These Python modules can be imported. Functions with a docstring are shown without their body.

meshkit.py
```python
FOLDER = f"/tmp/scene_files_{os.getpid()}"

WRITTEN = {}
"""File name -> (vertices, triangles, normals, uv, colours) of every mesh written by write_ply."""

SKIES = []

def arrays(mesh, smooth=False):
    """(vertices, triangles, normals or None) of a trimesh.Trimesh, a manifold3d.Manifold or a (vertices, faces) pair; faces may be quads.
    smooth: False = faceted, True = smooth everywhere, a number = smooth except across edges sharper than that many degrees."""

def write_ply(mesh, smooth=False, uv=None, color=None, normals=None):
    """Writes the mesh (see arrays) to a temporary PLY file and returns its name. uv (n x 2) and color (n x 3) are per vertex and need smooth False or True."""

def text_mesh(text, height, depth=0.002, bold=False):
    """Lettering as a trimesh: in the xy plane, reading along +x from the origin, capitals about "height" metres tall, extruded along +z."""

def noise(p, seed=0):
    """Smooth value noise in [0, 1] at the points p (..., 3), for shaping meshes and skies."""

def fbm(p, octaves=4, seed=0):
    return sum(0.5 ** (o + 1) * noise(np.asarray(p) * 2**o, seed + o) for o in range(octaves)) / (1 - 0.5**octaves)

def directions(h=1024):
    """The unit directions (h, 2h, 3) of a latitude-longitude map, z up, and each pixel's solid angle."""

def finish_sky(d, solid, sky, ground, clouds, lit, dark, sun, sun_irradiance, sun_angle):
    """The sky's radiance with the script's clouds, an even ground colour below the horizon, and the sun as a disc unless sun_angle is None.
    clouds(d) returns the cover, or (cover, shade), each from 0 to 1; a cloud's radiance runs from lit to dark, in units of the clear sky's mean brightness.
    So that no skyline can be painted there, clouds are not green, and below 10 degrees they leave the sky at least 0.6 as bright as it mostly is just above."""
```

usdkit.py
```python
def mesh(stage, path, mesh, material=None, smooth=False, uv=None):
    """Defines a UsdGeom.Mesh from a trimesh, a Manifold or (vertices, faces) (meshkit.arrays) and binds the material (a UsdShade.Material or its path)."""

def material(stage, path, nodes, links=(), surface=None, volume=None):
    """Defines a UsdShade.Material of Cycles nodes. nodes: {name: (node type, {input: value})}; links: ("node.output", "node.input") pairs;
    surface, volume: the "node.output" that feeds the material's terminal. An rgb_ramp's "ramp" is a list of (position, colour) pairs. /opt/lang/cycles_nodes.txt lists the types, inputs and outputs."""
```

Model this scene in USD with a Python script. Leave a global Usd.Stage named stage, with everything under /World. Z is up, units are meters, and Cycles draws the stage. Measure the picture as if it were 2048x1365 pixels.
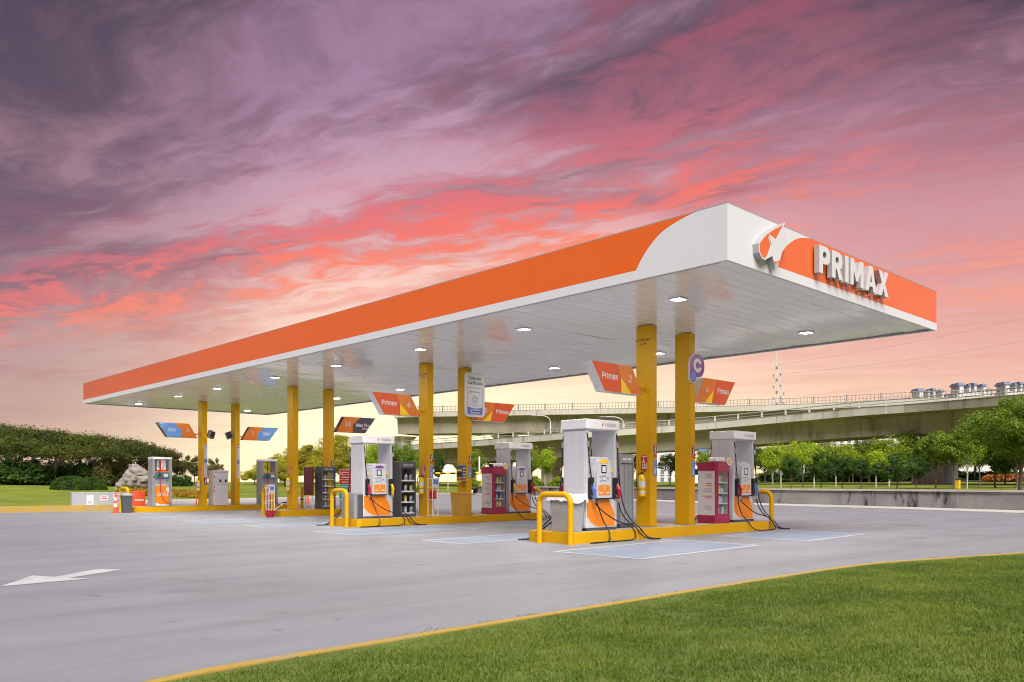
import math, random
import numpy as np, trimesh, shapely, shapely.affinity
from shapely.geometry import Polygon, LineString, Point
import usdkit, meshkit
from pxr import Usd, UsdGeom, UsdLux, UsdShade, Gf, Sdf, Vt

stage = Usd.Stage.CreateInMemory()
UsdGeom.SetStageUpAxis(stage, "Z")
UsdGeom.SetStageMetersPerUnit(stage, 1.0)
UsdGeom.Xform.Define(stage, "/World")
UsdGeom.Scope.Define(stage, "/World/Looks")
PI = math.pi

# ------------------------------------------------------------------ camera
YAW, FPX, CAMZ = 0.758, 1655.3, 1.25
cam = UsdGeom.Camera.Define(stage, "/World/camera")
cam.AddTranslateOp().Set(Gf.Vec3d(0, 0, CAMZ))
cam.AddRotateZOp().Set(-math.degrees(YAW))
cam.AddRotateXOp().Set(90.0)
cam.CreateHorizontalApertureAttr(36.0)
cam.CreateFocalLengthAttr(FPX / 2048 * 36)
cam.CreateVerticalApertureOffsetAttr(284.4 / 2048 * 36)
cam.CreateExposureAttr(EXPOSURE := 2.35)
CS, SN = math.cos(YAW), math.sin(YAW)
FWD, RGT = np.array([SN, CS, 0]), np.array([CS, -SN, 0])

# ------------------------------------------------------------------ sun and sky
SUN_AZ_CAM, SUN_EL = math.radians(171), math.radians(50)       # measured clockwise from the viewing direction
sd = FWD * math.cos(SUN_AZ_CAM) + RGT * math.sin(SUN_AZ_CAM)
SUN = np.array([sd[0] * math.cos(SUN_EL), sd[1] * math.cos(SUN_EL), math.sin(SUN_EL)])
sun = UsdLux.DistantLight.Define(stage, "/World/sun")
sun.CreateIntensityAttr(0.32)
sun.CreateAngleAttr(42.0)
sun.CreateNormalizeAttr(True)
sun.CreateColorAttr(Gf.Vec3f(1.0, 0.985, 0.965))
z_ax = Gf.Vec3d(*SUN)
rot = Gf.Rotation(Gf.Vec3d(0, 0, 1), z_ax)
sun.AddOrientOp(UsdGeom.XformOp.PrecisionDouble).Set(rot.GetQuat())

def srgb(r, g, b, k=1.0):
    f = lambda x: (x / 255 / 12.92 if x / 255 <= .04045 else ((x / 255 + .055) / 1.055) ** 2.4) * k
    return (f(r), f(g), f(b))

class Graph:
    """a small shader-graph writer"""
    def __init__(s): s.nodes, s.links, s.n = {}, [], 0
    def add(s, kind, out, **ins):
        name = f"n{s.n}"; s.n += 1
        vals = {}
        for k, v in ins.items():
            if isinstance(v, str) and "." in v and v.split(".")[0] in s.nodes: s.links.append((v, f"{name}.{k}"))
            else: vals[k] = v
        s.nodes[name] = (kind, vals)
        return f"{name}.{out}"
    def m(s, op, a, b=0.0, c=0.0, clamp=False):
        return s.add("math", "value", math_type=op, value1=a, value2=b, value3=c, use_clamp=clamp)
    def mix(s, f, a, b, kind="mix"): return s.add("mix", "color", mix_type=kind, fac=f, color1=a, color2=b)
    def sstep(s, x, a, b): return s.add("map_range", "result", range_type="smoothstep", value=x, from_min=a, from_max=b, to_min=0.0, to_max=1.0, clamp=True)
    def ramp(s, f, stops): return s.add("rgb_ramp", "color", fac=f, ramp=stops)
    def noise(s, vec, scale, detail=4.0, rough=.55, dist=0.0, out="fac"):
        return s.add("noise_texture", out, vector=vec, scale=scale, detail=detail, roughness=rough, distortion=dist)
    def dot(s, v, w): return s.add("vector_math", "value", math_type="dot_product", vector1=v, vector2=tuple(map(float, w)))
    def xyz(s, x, y, z): return s.add("combine_xyz", "vector", x=x, y=y, z=z)

def sky_material():
    g = Graph()
    D = g.add("texture_coordinate", "generated")
    f, r, z = g.dot(D, FWD), g.dot(D, RGT), g.dot(D, (0, 0, 1))
    SD, ND = -.875 * RGT + .484 * FWD, .484 * RGT + .875 * FWD      # the cloud streaks run along SD
    zr = g.m("maximum", z, .02)
    zc = g.m("add", g.m("maximum", z, 0.0), .05)
    qr, tr_ = g.m("divide", g.dot(D, ND), zr), g.m("divide", g.dot(D, SD), zr)
    q0, t0 = g.m("divide", g.dot(D, ND), zc), g.m("divide", g.dot(D, SD), zc)
    add, sub, mul = (lambda a, b: g.m("add", a, b)), (lambda a, b: g.m("subtract", a, b)), (lambda a, b: g.m("multiply", a, b))
    # slow drift of the sheet, so that no streak is ruled straight
    w1 = sub(g.noise(g.xyz(mul(t0, .55), mul(q0, 1.0), 0.0), 1.0, 3.0, .5), .5)
    w2 = sub(g.noise(g.xyz(mul(t0, 1.6), mul(q0, 2.2), 4.0), 1.0, 3.0, .55), .5)
    wq = add(mul(w1, .75), mul(w2, .30))
    q, t = add(q0, wq), add(t0, mul(w2, .5))
    qg = add(qr, mul(mul(wq, g.m("minimum", mul(qr, .42), 1.2)), sub(1.0, g.sstep(qr, 5.0, 10.0))))
    def gs(x, c, w):
        d = mul(sub(x, c), 1.0 / w)
        return g.m("exponent", mul(mul(d, d), -1.0))
    az = g.add("math", "value", math_type="arctan2", value1=r, value2=f)
    el = g.add("math", "value", math_type="arcsine", value1=z)
    UQ = lambda q_: q_ / (q_ + 2.5)
    u = g.m("divide", g.m("maximum", qg, 0.0), add(g.m("maximum", qg, 0.0), 2.5))
    base = g.ramp(u, [(0, srgb(136, 104, 128)), (UQ(1.0), srgb(146, 110, 134)), (UQ(1.55), srgb(172, 130, 158)), (UQ(2.0), srgb(200, 154, 172)), (UQ(2.4), srgb(218, 164, 172)),
                      (UQ(2.9), srgb(232, 160, 160)), (UQ(3.4), srgb(242, 184, 172)), (UQ(4.4), srgb(240, 180, 164)), (UQ(6.5), srgb(238, 176, 154)), (UQ(12), srgb(240, 186, 160)), (1, srgb(240, 192, 166))])
    rosy = mul(g.sstep(az, .05, .40), g.sstep(el, .02, .14))                # the right side stays pinker
    base = g.mix(mul(rosy, .75), base, g.ramp(el, [(0.0, srgb(236, 172, 146)), (.12, srgb(226, 152, 138)), (.24, srgb(206, 132, 142)), (.40, srgb(172, 112, 132)), (1, srgb(140, 96, 122))]))
    gl = g.m("exponent", mul(add(mul(mul(add(az, .10), 1 / .50), mul(add(az, .10), 1 / .50)), mul(mul(el, 1 / .16), mul(el, 1 / .16))), -1.0))
    base = g.mix(mul(gl, .96), base, srgb(255, 238, 192, 1.42))
    gl2 = mul(gs(el, .215, .055), gs(az, .0, .22))                          # peach light just over the roof
    base = g.mix(mul(gl2, .62), base, srgb(255, 222, 200))
    dl = mul(g.sstep(az, -.20, -.54), g.sstep(el, -.04, .08))
    base = g.mix(mul(dl, .74), base, srgb(158, 112, 114))
    # cloud cover: streaked noise, thicker where the sheets lie
    n1 = g.noise(g.xyz(mul(t, .62), mul(q, 2.1), 1.7), 1.0, 10.0, .60, .12)
    n2 = g.noise(g.xyz(mul(t, 2.0), mul(q, 4.6), 7.3), 1.0, 9.0, .64, .15)
    n3 = g.noise(g.xyz(mul(t, 6.5), mul(q, 10.5), 3.1), 1.0, 6.0, .66, .3)
    nn = add(mul(n1, .52), add(mul(n2, .32), mul(n3, .16)))
    left_mass = mul(gs(qr, 1.10, .70), g.sstep(tr_, .60, 2.1))
    right_mass = mul(gs(qr, 1.95, .27), sub(1.0, g.sstep(tr_, .75, 1.45)))
    low_left = mul(gs(qr, 2.30, .24), g.sstep(tr_, 2.2, 3.2))
    gap = mul(gs(qr, 2.10, .16), mul(g.sstep(tr_, .9, 1.4), sub(1.0, g.sstep(tr_, 2.6, 3.6))))
    band = mul(gs(qg, 2.82, .60), g.sstep(tr_, .20, .80))
    bias = add(add(mul(left_mass, .095), mul(right_mass, .115)), sub(add(mul(low_left, .09), mul(band, .075)), mul(gap, .085)))
    cov = add(add(nn, bias), .012)
    dens = g.sstep(cov, .465, .635)
    thin = mul(sub(1.0, mul(g.sstep(qr, 3.2, 6.0), .55)), sub(1.0, mul(gl, .9)))
    dens = mul(dens, thin)
    cc = g.ramp(u, [(0, srgb(62, 48, 60)), (UQ(1.2), srgb(62, 47, 60)), (UQ(1.9), srgb(92, 63, 78)), (UQ(2.3), srgb(120, 74, 88)), (UQ(2.65), srgb(148, 80, 88)),
                    (UQ(3.1), srgb(196, 100, 96)), (UQ(4.2), srgb(214, 114, 104)), (UQ(7), srgb(210, 124, 114)), (1, srgb(220, 150, 136))])
    cl = g.ramp(u, [(0, srgb(116, 82, 98)), (UQ(1.2), srgb(118, 82, 98)), (UQ(1.9), srgb(150, 92, 108)), (UQ(2.3), srgb(196, 112, 122)), (UQ(2.65), srgb(226, 122, 118)),
                    (UQ(3.1), srgb(240, 138, 116)), (UQ(4.2), srgb(238, 142, 124)), (UQ(7), srgb(228, 146, 130)), (1, srgb(228, 160, 140))])
    mott = add(mul(n2, .58), mul(n3, .42))
    cc = g.mix(g.sstep(mott, .40, .62), cc, cl)
    cc = g.mix(mul(dl, .50), cc, srgb(92, 68, 78))
    sky = g.mix(mul(dens, .93), base, cc)
    # sun-struck undersides, mottled coral and orange
    crimson = mul(mul(gs(qr, 1.72, .17), sub(1.0, g.sstep(tr_, .5, 1.1))), .55)
    low_right = mul(mul(gs(qr, 4.9, .9), gs(az, .52, .22)), .55)
    lit_at = add(band, add(crimson, low_right))
    lit = mul(lit_at, mul(g.sstep(mott, .44, .58), g.sstep(cov, .43, .55)))
    lit = mul(mul(lit, sub(1.0, mul(dl, .25))), sub(1.0, mul(gl, .8)))
    sky = g.mix(g.m("minimum", mul(lit, 1.15), 1.0), sky, g.ramp(u, [(0, srgb(196, 84, 98)), (UQ(1.9), srgb(204, 84, 98)), (UQ(2.25), srgb(226, 98, 104)), (UQ(2.65), srgb(244, 110, 92)), (UQ(3.1), srgb(255, 132, 88)), (UQ(3.8), srgb(255, 156, 112)), (1, srgb(246, 140, 112))]))
    # the deck of cloud thickens overhead and towards both upper corners
    up = g.sstep(el, .33, .56); cor = mul(g.sstep(g.m("absolute", add(az, -.02)), .28, .62), g.sstep(el, .22, .50))
    sky = g.mix(g.m("minimum", mul(add(mul(up, .42), mul(cor, .95)), add(.30, mul(g.sstep(add(mul(n1, .45), mul(n2, .55)), .38, .60), .75))), .88), sky, srgb(74, 55, 66))
    K = 1.0 / (2 ** EXPOSURE * .1)
    sky = g.mix(1.0, sky, (K, K, K), "multiply")
    st = g.add("sky_texture", "color", sky_type="single_scattering", sun_disc=False, sun_elevation=SUN_EL, sun_rotation=math.atan2(SUN[0], SUN[1]))
    full = g.mix(.97, st, sky)
    bg = g.add("background_shader", "background", color=full, strength=.1)
    return usdkit.material(stage, "/World/Looks/sky", g.nodes, g.links, surface=bg)

dome = UsdLux.DomeLight.Define(stage, "/World/sky")
dome.CreateIntensityAttr(1.0)
UsdShade.MaterialBindingAPI.Apply(dome.GetPrim()).Bind(sky_material())
dome.GetPrim().SetCustomDataByKey("label", "pink and purple sunset sky with streaked clouds")
dome.GetPrim().SetCustomDataByKey("category", "sky")
dome.GetPrim().SetCustomDataByKey("kind", "structure")
# ------------------------------------------------------------------ materials
def look(name, col, rough=.5, metal=0.0, var=.10, scale=6.0, bump=0.0, bscale=60.0, coat=0.0, spec=.5, dirt=None, trans=0.0, alpha=1.0, obj=True, stretch=(1, 1, 1), rvar=.0, coat_ior=1.5):
    """a painted or plain surface: colour that drifts a little, optional fine relief and a dirt colour (colour, amount, scale)"""
    g = Graph()
    P = g.add("texture_coordinate", "object") if obj else g.add("geometry", "position")
    if stretch != (1, 1, 1): P = g.add("mapping", "vector", vector=P, scale=stretch)
    n = g.noise(P, scale, 5.0, .6)
    c = g.mix(n, tuple(x * (1 - var) for x in col), tuple(min(.95, x * (1 + var)) for x in col))
    if dirt:
        dn = g.sstep(g.noise(P, dirt[2], 7.0, .68), .50, .74)
        c = g.mix(g.m("multiply", dn, dirt[1]), c, dirt[0])
    kw = dict(base_color=c, metallic=metal, coat_weight=coat, coat_ior=coat_ior, coat_roughness=.06, specular_ior_level=spec)
    kw["roughness"] = g.m("add", rough - rvar / 2, g.m("multiply", n, rvar)) if rvar else rough
    if trans: kw["transmission_weight"] = trans
    if bump: kw["normal"] = g.add("bump", "normal", height=g.noise(P, bscale, 4.0, .6), strength=bump, distance=.01)
    p = g.add("principled_bsdf", "bsdf", **kw)
    return usdkit.material(stage, "/World/Looks/" + name, g.nodes, g.links, surface=p.replace(".bsdf", ".BSDF"))

def emit(name, col, k):
    return usdkit.material(stage, "/World/Looks/" + name, {"e": ("emission", {"color": col, "strength": k})}, [], surface="e.emission")

def pane(name, tint=(.95, .97, .97), refl=.0):
    return usdkit.material(stage, "/World/Looks/" + name, {"t": ("transparent_bsdf", {"color": tint}), "g": ("glossy_bsdf", {"color": (.9, .9, .9), "roughness": .03}), "f": ("fresnel", {"IOR": 1.5}), "b": ("geometry", {}), "o": ("math", {"math_type": "subtract", "value1": 1.0}), "k": ("math", {"math_type": "multiply"}), "m": ("mix_closure", {})},
                           [("f.fac", "k.value1"), ("b.backfacing", "o.value2"), ("o.value", "k.value2"), ("k.value", "m.fac"), ("t.BSDF", "m.closure1"), ("g.BSDF", "m.closure2")], surface="m.closure")

def leaf_look(name, c1, c2, c3, tr=.35, scale=.55, rnd=.25):
    """foliage: two greens in clumps, a third for odd leaves, part of the light passing through"""
    g = Graph()
    P = g.add("texture_coordinate", "object")
    n = g.sstep(g.noise(P, scale, 4.0, .6), .36, .64)
    c = g.mix(n, c1, c2)
    fine = g.sstep(g.noise(P, 6.0, 2.0, .5), .55, .7)
    c = g.mix(g.m("multiply", fine, .6), c, c3)
    ri = g.add("object_info", "random")
    c = g.mix(1.0, c, g.ramp(ri, [(0, (1 - rnd,) * 3), (1, (1 + rnd,) * 3)]), "multiply")
    d = g.add("principled_bsdf", "BSDF", base_color=c, roughness=.5, specular_ior_level=.3)
    t = g.add("translucent_bsdf", "BSDF", color=g.mix(1.0, c, (1.3, 1.5, .7), "multiply"))
    mx = g.add("mix_closure", "closure", fac=tr, closure1=d, closure2=t)
    return usdkit.material(stage, "/World/Looks/" + name, g.nodes, g.links, surface=mx)

M = {}
M["yellow"] = look("yellow_paint", (.62, .33, .002), .45, var=.05, scale=2, dirt=((.34, .18, .015), .25, 2.2), spec=.22)
M["yellow_kerb"] = look("yellow_kerb_paint", (.42, .27, .045), .6, var=.16, scale=4, bump=.35, bscale=40, dirt=((.30, .26, .20), .75, 2.6))
M["orange_gloss"] = look("orange_fascia", (.74, .118, .002), .40, var=.03, scale=.5, coat=1.0, coat_ior=1.6)
M["white_gloss"] = look("white_fascia", (.63, .63, .64), .42, var=.025, scale=.6, dirt=((.50, .48, .45), .16, 1.1))
M["white"] = look("white_metal", (.78, .78, .79), .35, var=.03, scale=4, dirt=((.45, .43, .40), .18, 4.0))
M["pump_white"] = look("pump_white_panel", (.58, .58, .61), .32, var=.04, scale=3, dirt=((.42, .41, .40), .25, 3.5), coat=.1)
M["pump_grey"] = look("pump_grey_panel", (.44, .445, .475), .38, var=.06, scale=4, dirt=((.28, .28, .28), .2, 4.0))
M["console"] = look("console_grey_plastic", (.55, .57, .60), .30, var=.05, scale=5)
M["mid_grey"] = look("mid_grey_metal", (.28, .285, .30), .42, var=.08, scale=4, dirt=((.14, .14, .14), .25, 4.0))
M["bin_grey"] = look("bin_grey_plastic", (.34, .345, .35), .50, var=.07, scale=4, dirt=((.20, .2, .2), .3, 4.0))
M["dark_grey"] = look("dark_grey_plastic", (.075, .08, .09), .45, var=.15, scale=5)
M["black"] = look("black_rubber", (.012, .012, .014), .42, var=.2, scale=9)
M["decal_orange"] = look("orange_decal", (.80, .24, .012), .35, var=.04, scale=4)
M["decal_yellow"] = look("yellow_decal", (.86, .56, .01), .40, var=.03, scale=4)
M["sign_red"] = look("sign_orange_red", (.62, .085, .018), .30, var=.04, scale=3, coat=.2)
M["sign_orange"] = look("sign_orange", (.66, .17, .012), .30, var=.04, scale=3, coat=.2)
M["sign_blue"] = look("sign_blue", (.115, .26, .56), .32, var=.04, scale=3, coat=.2)
M["sign_dark"] = look("sign_dark_grey", (.05, .05, .065), .35, var=.06, scale=3, coat=.2)
M["letter_white"] = look("white_lettering", (.60, .60, .60), .4, var=.02, scale=5)
M["letter_return"] = look("letter_return_metal", (.36, .355, .36), .4, var=.05, scale=5)
M["ink_black"] = look("black_lettering", (.012, .012, .016), .5, var=.1, scale=5)
M["ink_grey"] = look("grey_print", (.30, .30, .33), .5, var=.1, scale=5)
M["notice_white"] = look("white_notice_print", (.62, .63, .66), .42, var=.03, scale=5)
M["notice_blue"] = look("blue_notice", (.10, .20, .45), .42, var=.08, scale=20)
M["cobalt"] = look("cobalt_print", (.06, .11, .46), .4, var=.05, scale=10)
M["red"] = look("red_print", (.56, .022, .022), .38, var=.06, scale=6)
M["maroon"] = look("maroon_print", (.13, .012, .03), .4, var=.12, scale=12)
M["magenta"] = look("magenta_metal", (.30, .008, .06), .30, var=.05, scale=4, coat=.3)
M["red_plastic"] = look("red_plastic", (.42, .010, .028), .32, var=.06, scale=6)
M["blue_plastic"] = look("blue_plastic", (.12, .19, .55), .35, var=.06, scale=6)
M["cone_orange"] = look("cone_orange", (.78, .10, .035), .45, var=.07, scale=6, dirt=((.25, .06, .03), .3, 6.0))
M["screen"] = look("display_glass", (.015, .02, .025), .08, var=.1, scale=6, coat=.5)
M["bin_yellow"] = look("amber_bin_plastic", (.56, .31, .035), .45, var=.10, scale=4, dirt=((.25, .17, .06), .35, 4.0))
M["lcd"] = look("pale_display", (.62, .66, .66), .2, var=.08, scale=30)
M["metal"] = look("bare_metal", (.55, .55, .56), .32, metal=.85, var=.06, scale=6)
M["teal"] = look("teal_display_panel", (.05, .17, .21), .3, var=.1, scale=6)
M["purple"] = look("purple_print", (.20, .035, .26), .35, var=.45, scale=3.2, coat=.2)
M["green_print"] = look("green_print", (.05, .42, .22), .4, var=.06, scale=6)
M["liner"] = look("plastic_bin_liner", (.72, .73, .75), .18, var=.05, scale=9, bump=.8, bscale=22)
M["glass"] = pane("cabinet_glass")
M["lens"] = emit("lamp_lens", (1.0, .96, .88), 92.0)
M["soffit"] = look("white_soffit_metal", (.82, .80, .80), .30, var=.03, scale=1.5, coat=.7, coat_ior=1.5, spec=.5, dirt=((.52, .50, .49), .22, .9))
M["island_top"] = look("island_concrete", (.33, .32, .31), .75, var=.14, scale=3, bump=.3, bscale=90, dirt=((.16, .15, .15), .5, 3.0))

# ------------------------------------------------------------------ meshes and things
class MB:
    """collects pieces into one mesh"""
    def __init__(s): s.v, s.f, s.n = [], [], 0
    def add(s, v, f=None):
        if f is None: v, f = v.vertices, v.faces
        v, f = np.asarray(v, float), np.asarray(f, int)
        s.v.append(v); s.f.append(f + s.n); s.n += len(v); return s
    def box(s, x0, x1, y0, y1, z0, z1, b=0.0):
        lo, hi = np.minimum((x0, y0, z0), (x1, y1, z1)), np.maximum((x0, y0, z0), (x1, y1, z1))
        if b <= 0:
            m = trimesh.creation.box(hi - lo); m.apply_translation((lo + hi) / 2); return s.add(m)
        b = min(b, *(hi - lo) * .45)
        pts = []
        for i in (0, 1):
            for j in (0, 1):
                for k in (0, 1):
                    c = np.array([(lo, hi)[i][0], (lo, hi)[j][1], (lo, hi)[k][2]])
                    sg = np.array([1 - 2 * i, 1 - 2 * j, 1 - 2 * k])
                    for a in range(3): pts.append(c + sg * b * (np.arange(3) != a))
        return s.add(trimesh.Trimesh(np.array(pts)).convex_hull)
    def hull(s, pts): return s.add(trimesh.Trimesh(np.array(pts, float)).convex_hull)
    def prism(s, poly, d0, d1, axis="z"):
        """a polygon pushed from d0 to d1 along an axis: 'y' takes (x, z) points, 'x' takes (y, z), 'z' takes (x, y)"""
        p = poly if isinstance(poly, Polygon) else Polygon(poly)
        if not p.is_valid: p = p.buffer(0)
        for gm in getattr(p, "geoms", [p]):
            m = trimesh.creation.extrude_polygon(gm, abs(d1 - d0), engine="earcut")
            v = m.vertices; z = v[:, 2] + min(d0, d1); f = m.faces
            if axis == "z": v = np.c_[v[:, 0], v[:, 1], z]
            elif axis == "y": v = np.c_[v[:, 0], z, v[:, 1]]; f = f[:, ::-1]
            else: v = np.c_[z, v[:, 0], v[:, 1]]
            s.add(v, f)
        return s
    def tube(s, path, r, n=8, closed=False):
        p = np.asarray(path, float); k = len(p)
        t = np.gradient(p, axis=0); t /= np.linalg.norm(t, axis=1, keepdims=True) + 1e-9
        a = np.cross(t[0], (0, 0, 1) if abs(t[0][2]) < .9 else (1, 0, 0)); a /= np.linalg.norm(a)
        A = []
        for i in range(k):
            a = a - t[i] * np.dot(a, t[i]); a /= np.linalg.norm(a) + 1e-9; A.append(a)
        A = np.array(A); B = np.cross(t, A); th = np.arange(n) * 2 * PI / n
        rr = np.broadcast_to(r, (k,))[:, None, None]
        v = (p[:, None] + rr * (np.cos(th)[None, :, None] * A[:, None] + np.sin(th)[None, :, None] * B[:, None])).reshape(-1, 3)
        f = []
        for i in range(k - 1):
            for j in range(n):
                a0, a1, b0, b1 = i * n + j, i * n + (j + 1) % n, (i + 1) * n + j, (i + 1) * n + (j + 1) % n
                f += [(a0, a1, b1), (a0, b1, b0)]
        v = np.vstack([v, p[:1], p[-1:]]); c0, c1 = len(v) - 2, len(v) - 1
        for j in range(n):
            f += [(c0, (j + 1) % n, j), (c1, (k - 1) * n + j, (k - 1) * n + (j + 1) % n)]
        return s.add(v, f)
    def cyl(s, x, y, z0, z1, r, r1=None, n=16):
        return s.tube([(x, y, z0), (x, y, z1)], np.array([r, r if r1 is None else r1]), n)
    def lathe(s, prof, x=0, y=0, z=0, n=20):
        pr = np.array(prof, float); th = np.arange(n) * 2 * PI / n
        v = np.stack([pr[:, None, 0] * np.cos(th) + x, pr[:, None, 0] * np.sin(th) + y, np.repeat(pr[:, 1:2] + z, n, 1)], -1).reshape(-1, 3)
        f = []
        for i in range(len(pr) - 1):
            for j in range(n):
                a0, a1, b0, b1 = i * n + j, i * n + (j + 1) % n, (i + 1) * n + j, (i + 1) * n + (j + 1) % n
                f += [(a0, a1, b1), (a0, b1, b0)]
        return s.add(v, f)
    def text(s, txt, h, x, z, y, facing="-y", depth=.003, bold=True, align="c", wide=1.0):
        """lettering standing upright on a face that looks along -y, +y or -x; (x, y, z) is the middle (or start) of its baseline"""
        m = meshkit.text_mesh(txt, h, depth, bold)
        v = m.vertices.copy(); v[:, 0] *= wide
        w = v[:, 0].max() + v[:, 0].min()
        off = -w / 2 if align == "c" else (0 if align == "l" else -v[:, 0].max())
        a, b, c = v[:, 0] + off, v[:, 1], v[:, 2]
        if facing == "-y": V = np.c_[x + a, y - c, z + b]
        elif facing == "+y": V = np.c_[x - a, y + c, z + b]
        else: V = np.c_[x - c, y - a, z + b]
        return s.add(V, m.faces)
    def turned(s, k=1):
        """the same pieces turned about z by 180 degrees"""
        o = MB()
        for v, f in zip(s.v, s.f): o.v.append(v * [-1, -1, 1]); o.f.append(f)
        o.n = s.n; return o
    def moved(s, dx, dy, dz=0):
        o = MB(); o.v = [v + [dx, dy, dz] for v in s.v]; o.f = s.f; o.n = s.n; return o
    def arr(s): return np.vstack(s.v), np.vstack(s.f)
    def build(s, name, mat, parent=None, smooth=False, label=None):
        return mesh_prim(name, s.arr(), mat, parent, smooth, label)

USED = {}
def fresh(parent, name):
    k = f"{parent}/{name}"; n = USED.get(k, -1) + 1; USED[k] = n
    return k if n == 0 else f"{k}_{n:03d}"

def mesh_prim(name, mesh, mat, parent=None, smooth=False, label=None):
    path = fresh(str(parent.GetPath()) if parent is not None else "/World", name)
    p = usdkit.mesh(stage, path, mesh, M[mat] if isinstance(mat, str) else mat, smooth).GetPrim()
    if label: p.SetCustomDataByKey("label", label)
    return p

def tag(p, label, cat, group=None, kind=None):
    for k, v in (("label", label), ("category", cat), ("group", group), ("kind", kind)):
        if v: p.SetCustomDataByKey(k, v)
    return p

def thing(name, label, cat, group=None, loc=(0, 0, 0), rz=0.0, scale=None):
    x = UsdGeom.Xform.Define(stage, fresh("/World", name))
    x.AddTranslateOp().Set(Gf.Vec3d(*map(float, loc)))
    x.AddRotateZOp().Set(float(rz))
    if scale is not None: x.AddScaleOp().Set(Gf.Vec3f(*([scale] * 3 if np.ndim(scale) == 0 else scale)))
    return tag(x.GetPrim(), label, cat, group)

PROTO = {}
def copy_of(proto, name, label, cat, group=None, loc=(0, 0, 0), rz=0.0, scale=None):
    """another of the same kind: refers to the class prim that holds the parts"""
    p = thing(name, label, cat, group, loc, rz, scale)
    p.GetReferences().AddInternalReference(Sdf.Path("/World/Kinds/" + proto)); p.SetInstanceable(True)
    return p

stage.CreateClassPrim("/World/Kinds")
def kind_of(name):
    """the class prim that holds the parts of one kind"""
    p = stage.CreateClassPrim("/World/Kinds/" + name); p.SetTypeName("Xform")
    return p

def struct(name, mesh, mat, label, cat="ground", smooth=False, kind="structure"):
    return tag(mesh_prim(name, mesh, mat, None, smooth), label, cat, None, kind)

def curve(pts, n=40):
    """a smooth line through the points"""
    from scipy.interpolate import CubicSpline, PchipInterpolator
    p = np.array(pts, float); d = np.r_[0, np.cumsum(np.linalg.norm(np.diff(p, axis=0), axis=1))]
    f = PchipInterpolator(d, p) if len(p) > 2 else CubicSpline(d, p)
    return f(np.linspace(0, d[-1], n))
# ------------------------------------------------------------------ ground
KERB_FRONT = [(-12, -7), (-4, -.2), (-1.2, 3.2), (.2, 4.62), (1.1, 5.12), (1.9, 5.38), (2.43, 5.48), (3.7, 5.52), (6.5, 5.58), (9.9, 5.64), (11.8, 5.63), (13, 5.55), (15, 5.06), (17, 4.5), (21, 2.9), (26, .3), (31, -3.2), (36, -8)]
KERB_BACK = [(-45, 45), (-10, 41.9), (8.3, 40.3), (12.6, 39.85), (14.6, 39.7), (16.0, 41.6), (16.6, 46), (18.6, 50.4), (27.6, 52.6), (38, 58), (50, 66), (61.6, 71.6)]
WALL = [(36, -8), (39.8, 10.5), (41.65, 16.4), (43.3, 24.3), (48.5, 39), (55, 56), (61.6, 71.6)]
KERB_FRONT = [(x * .908, y * .908) for x, y in KERB_FRONT]      # measured along the kerb's top edge
kf, kb, wl = curve(KERB_FRONT, 90), curve(KERB_BACK, 90), curve(WALL, 60)
ASPHALT = Polygon(np.vstack([kf, wl[1:], kb[::-1][1:], [(-45, 20), (-45, -7)]])).buffer(0)

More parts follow.
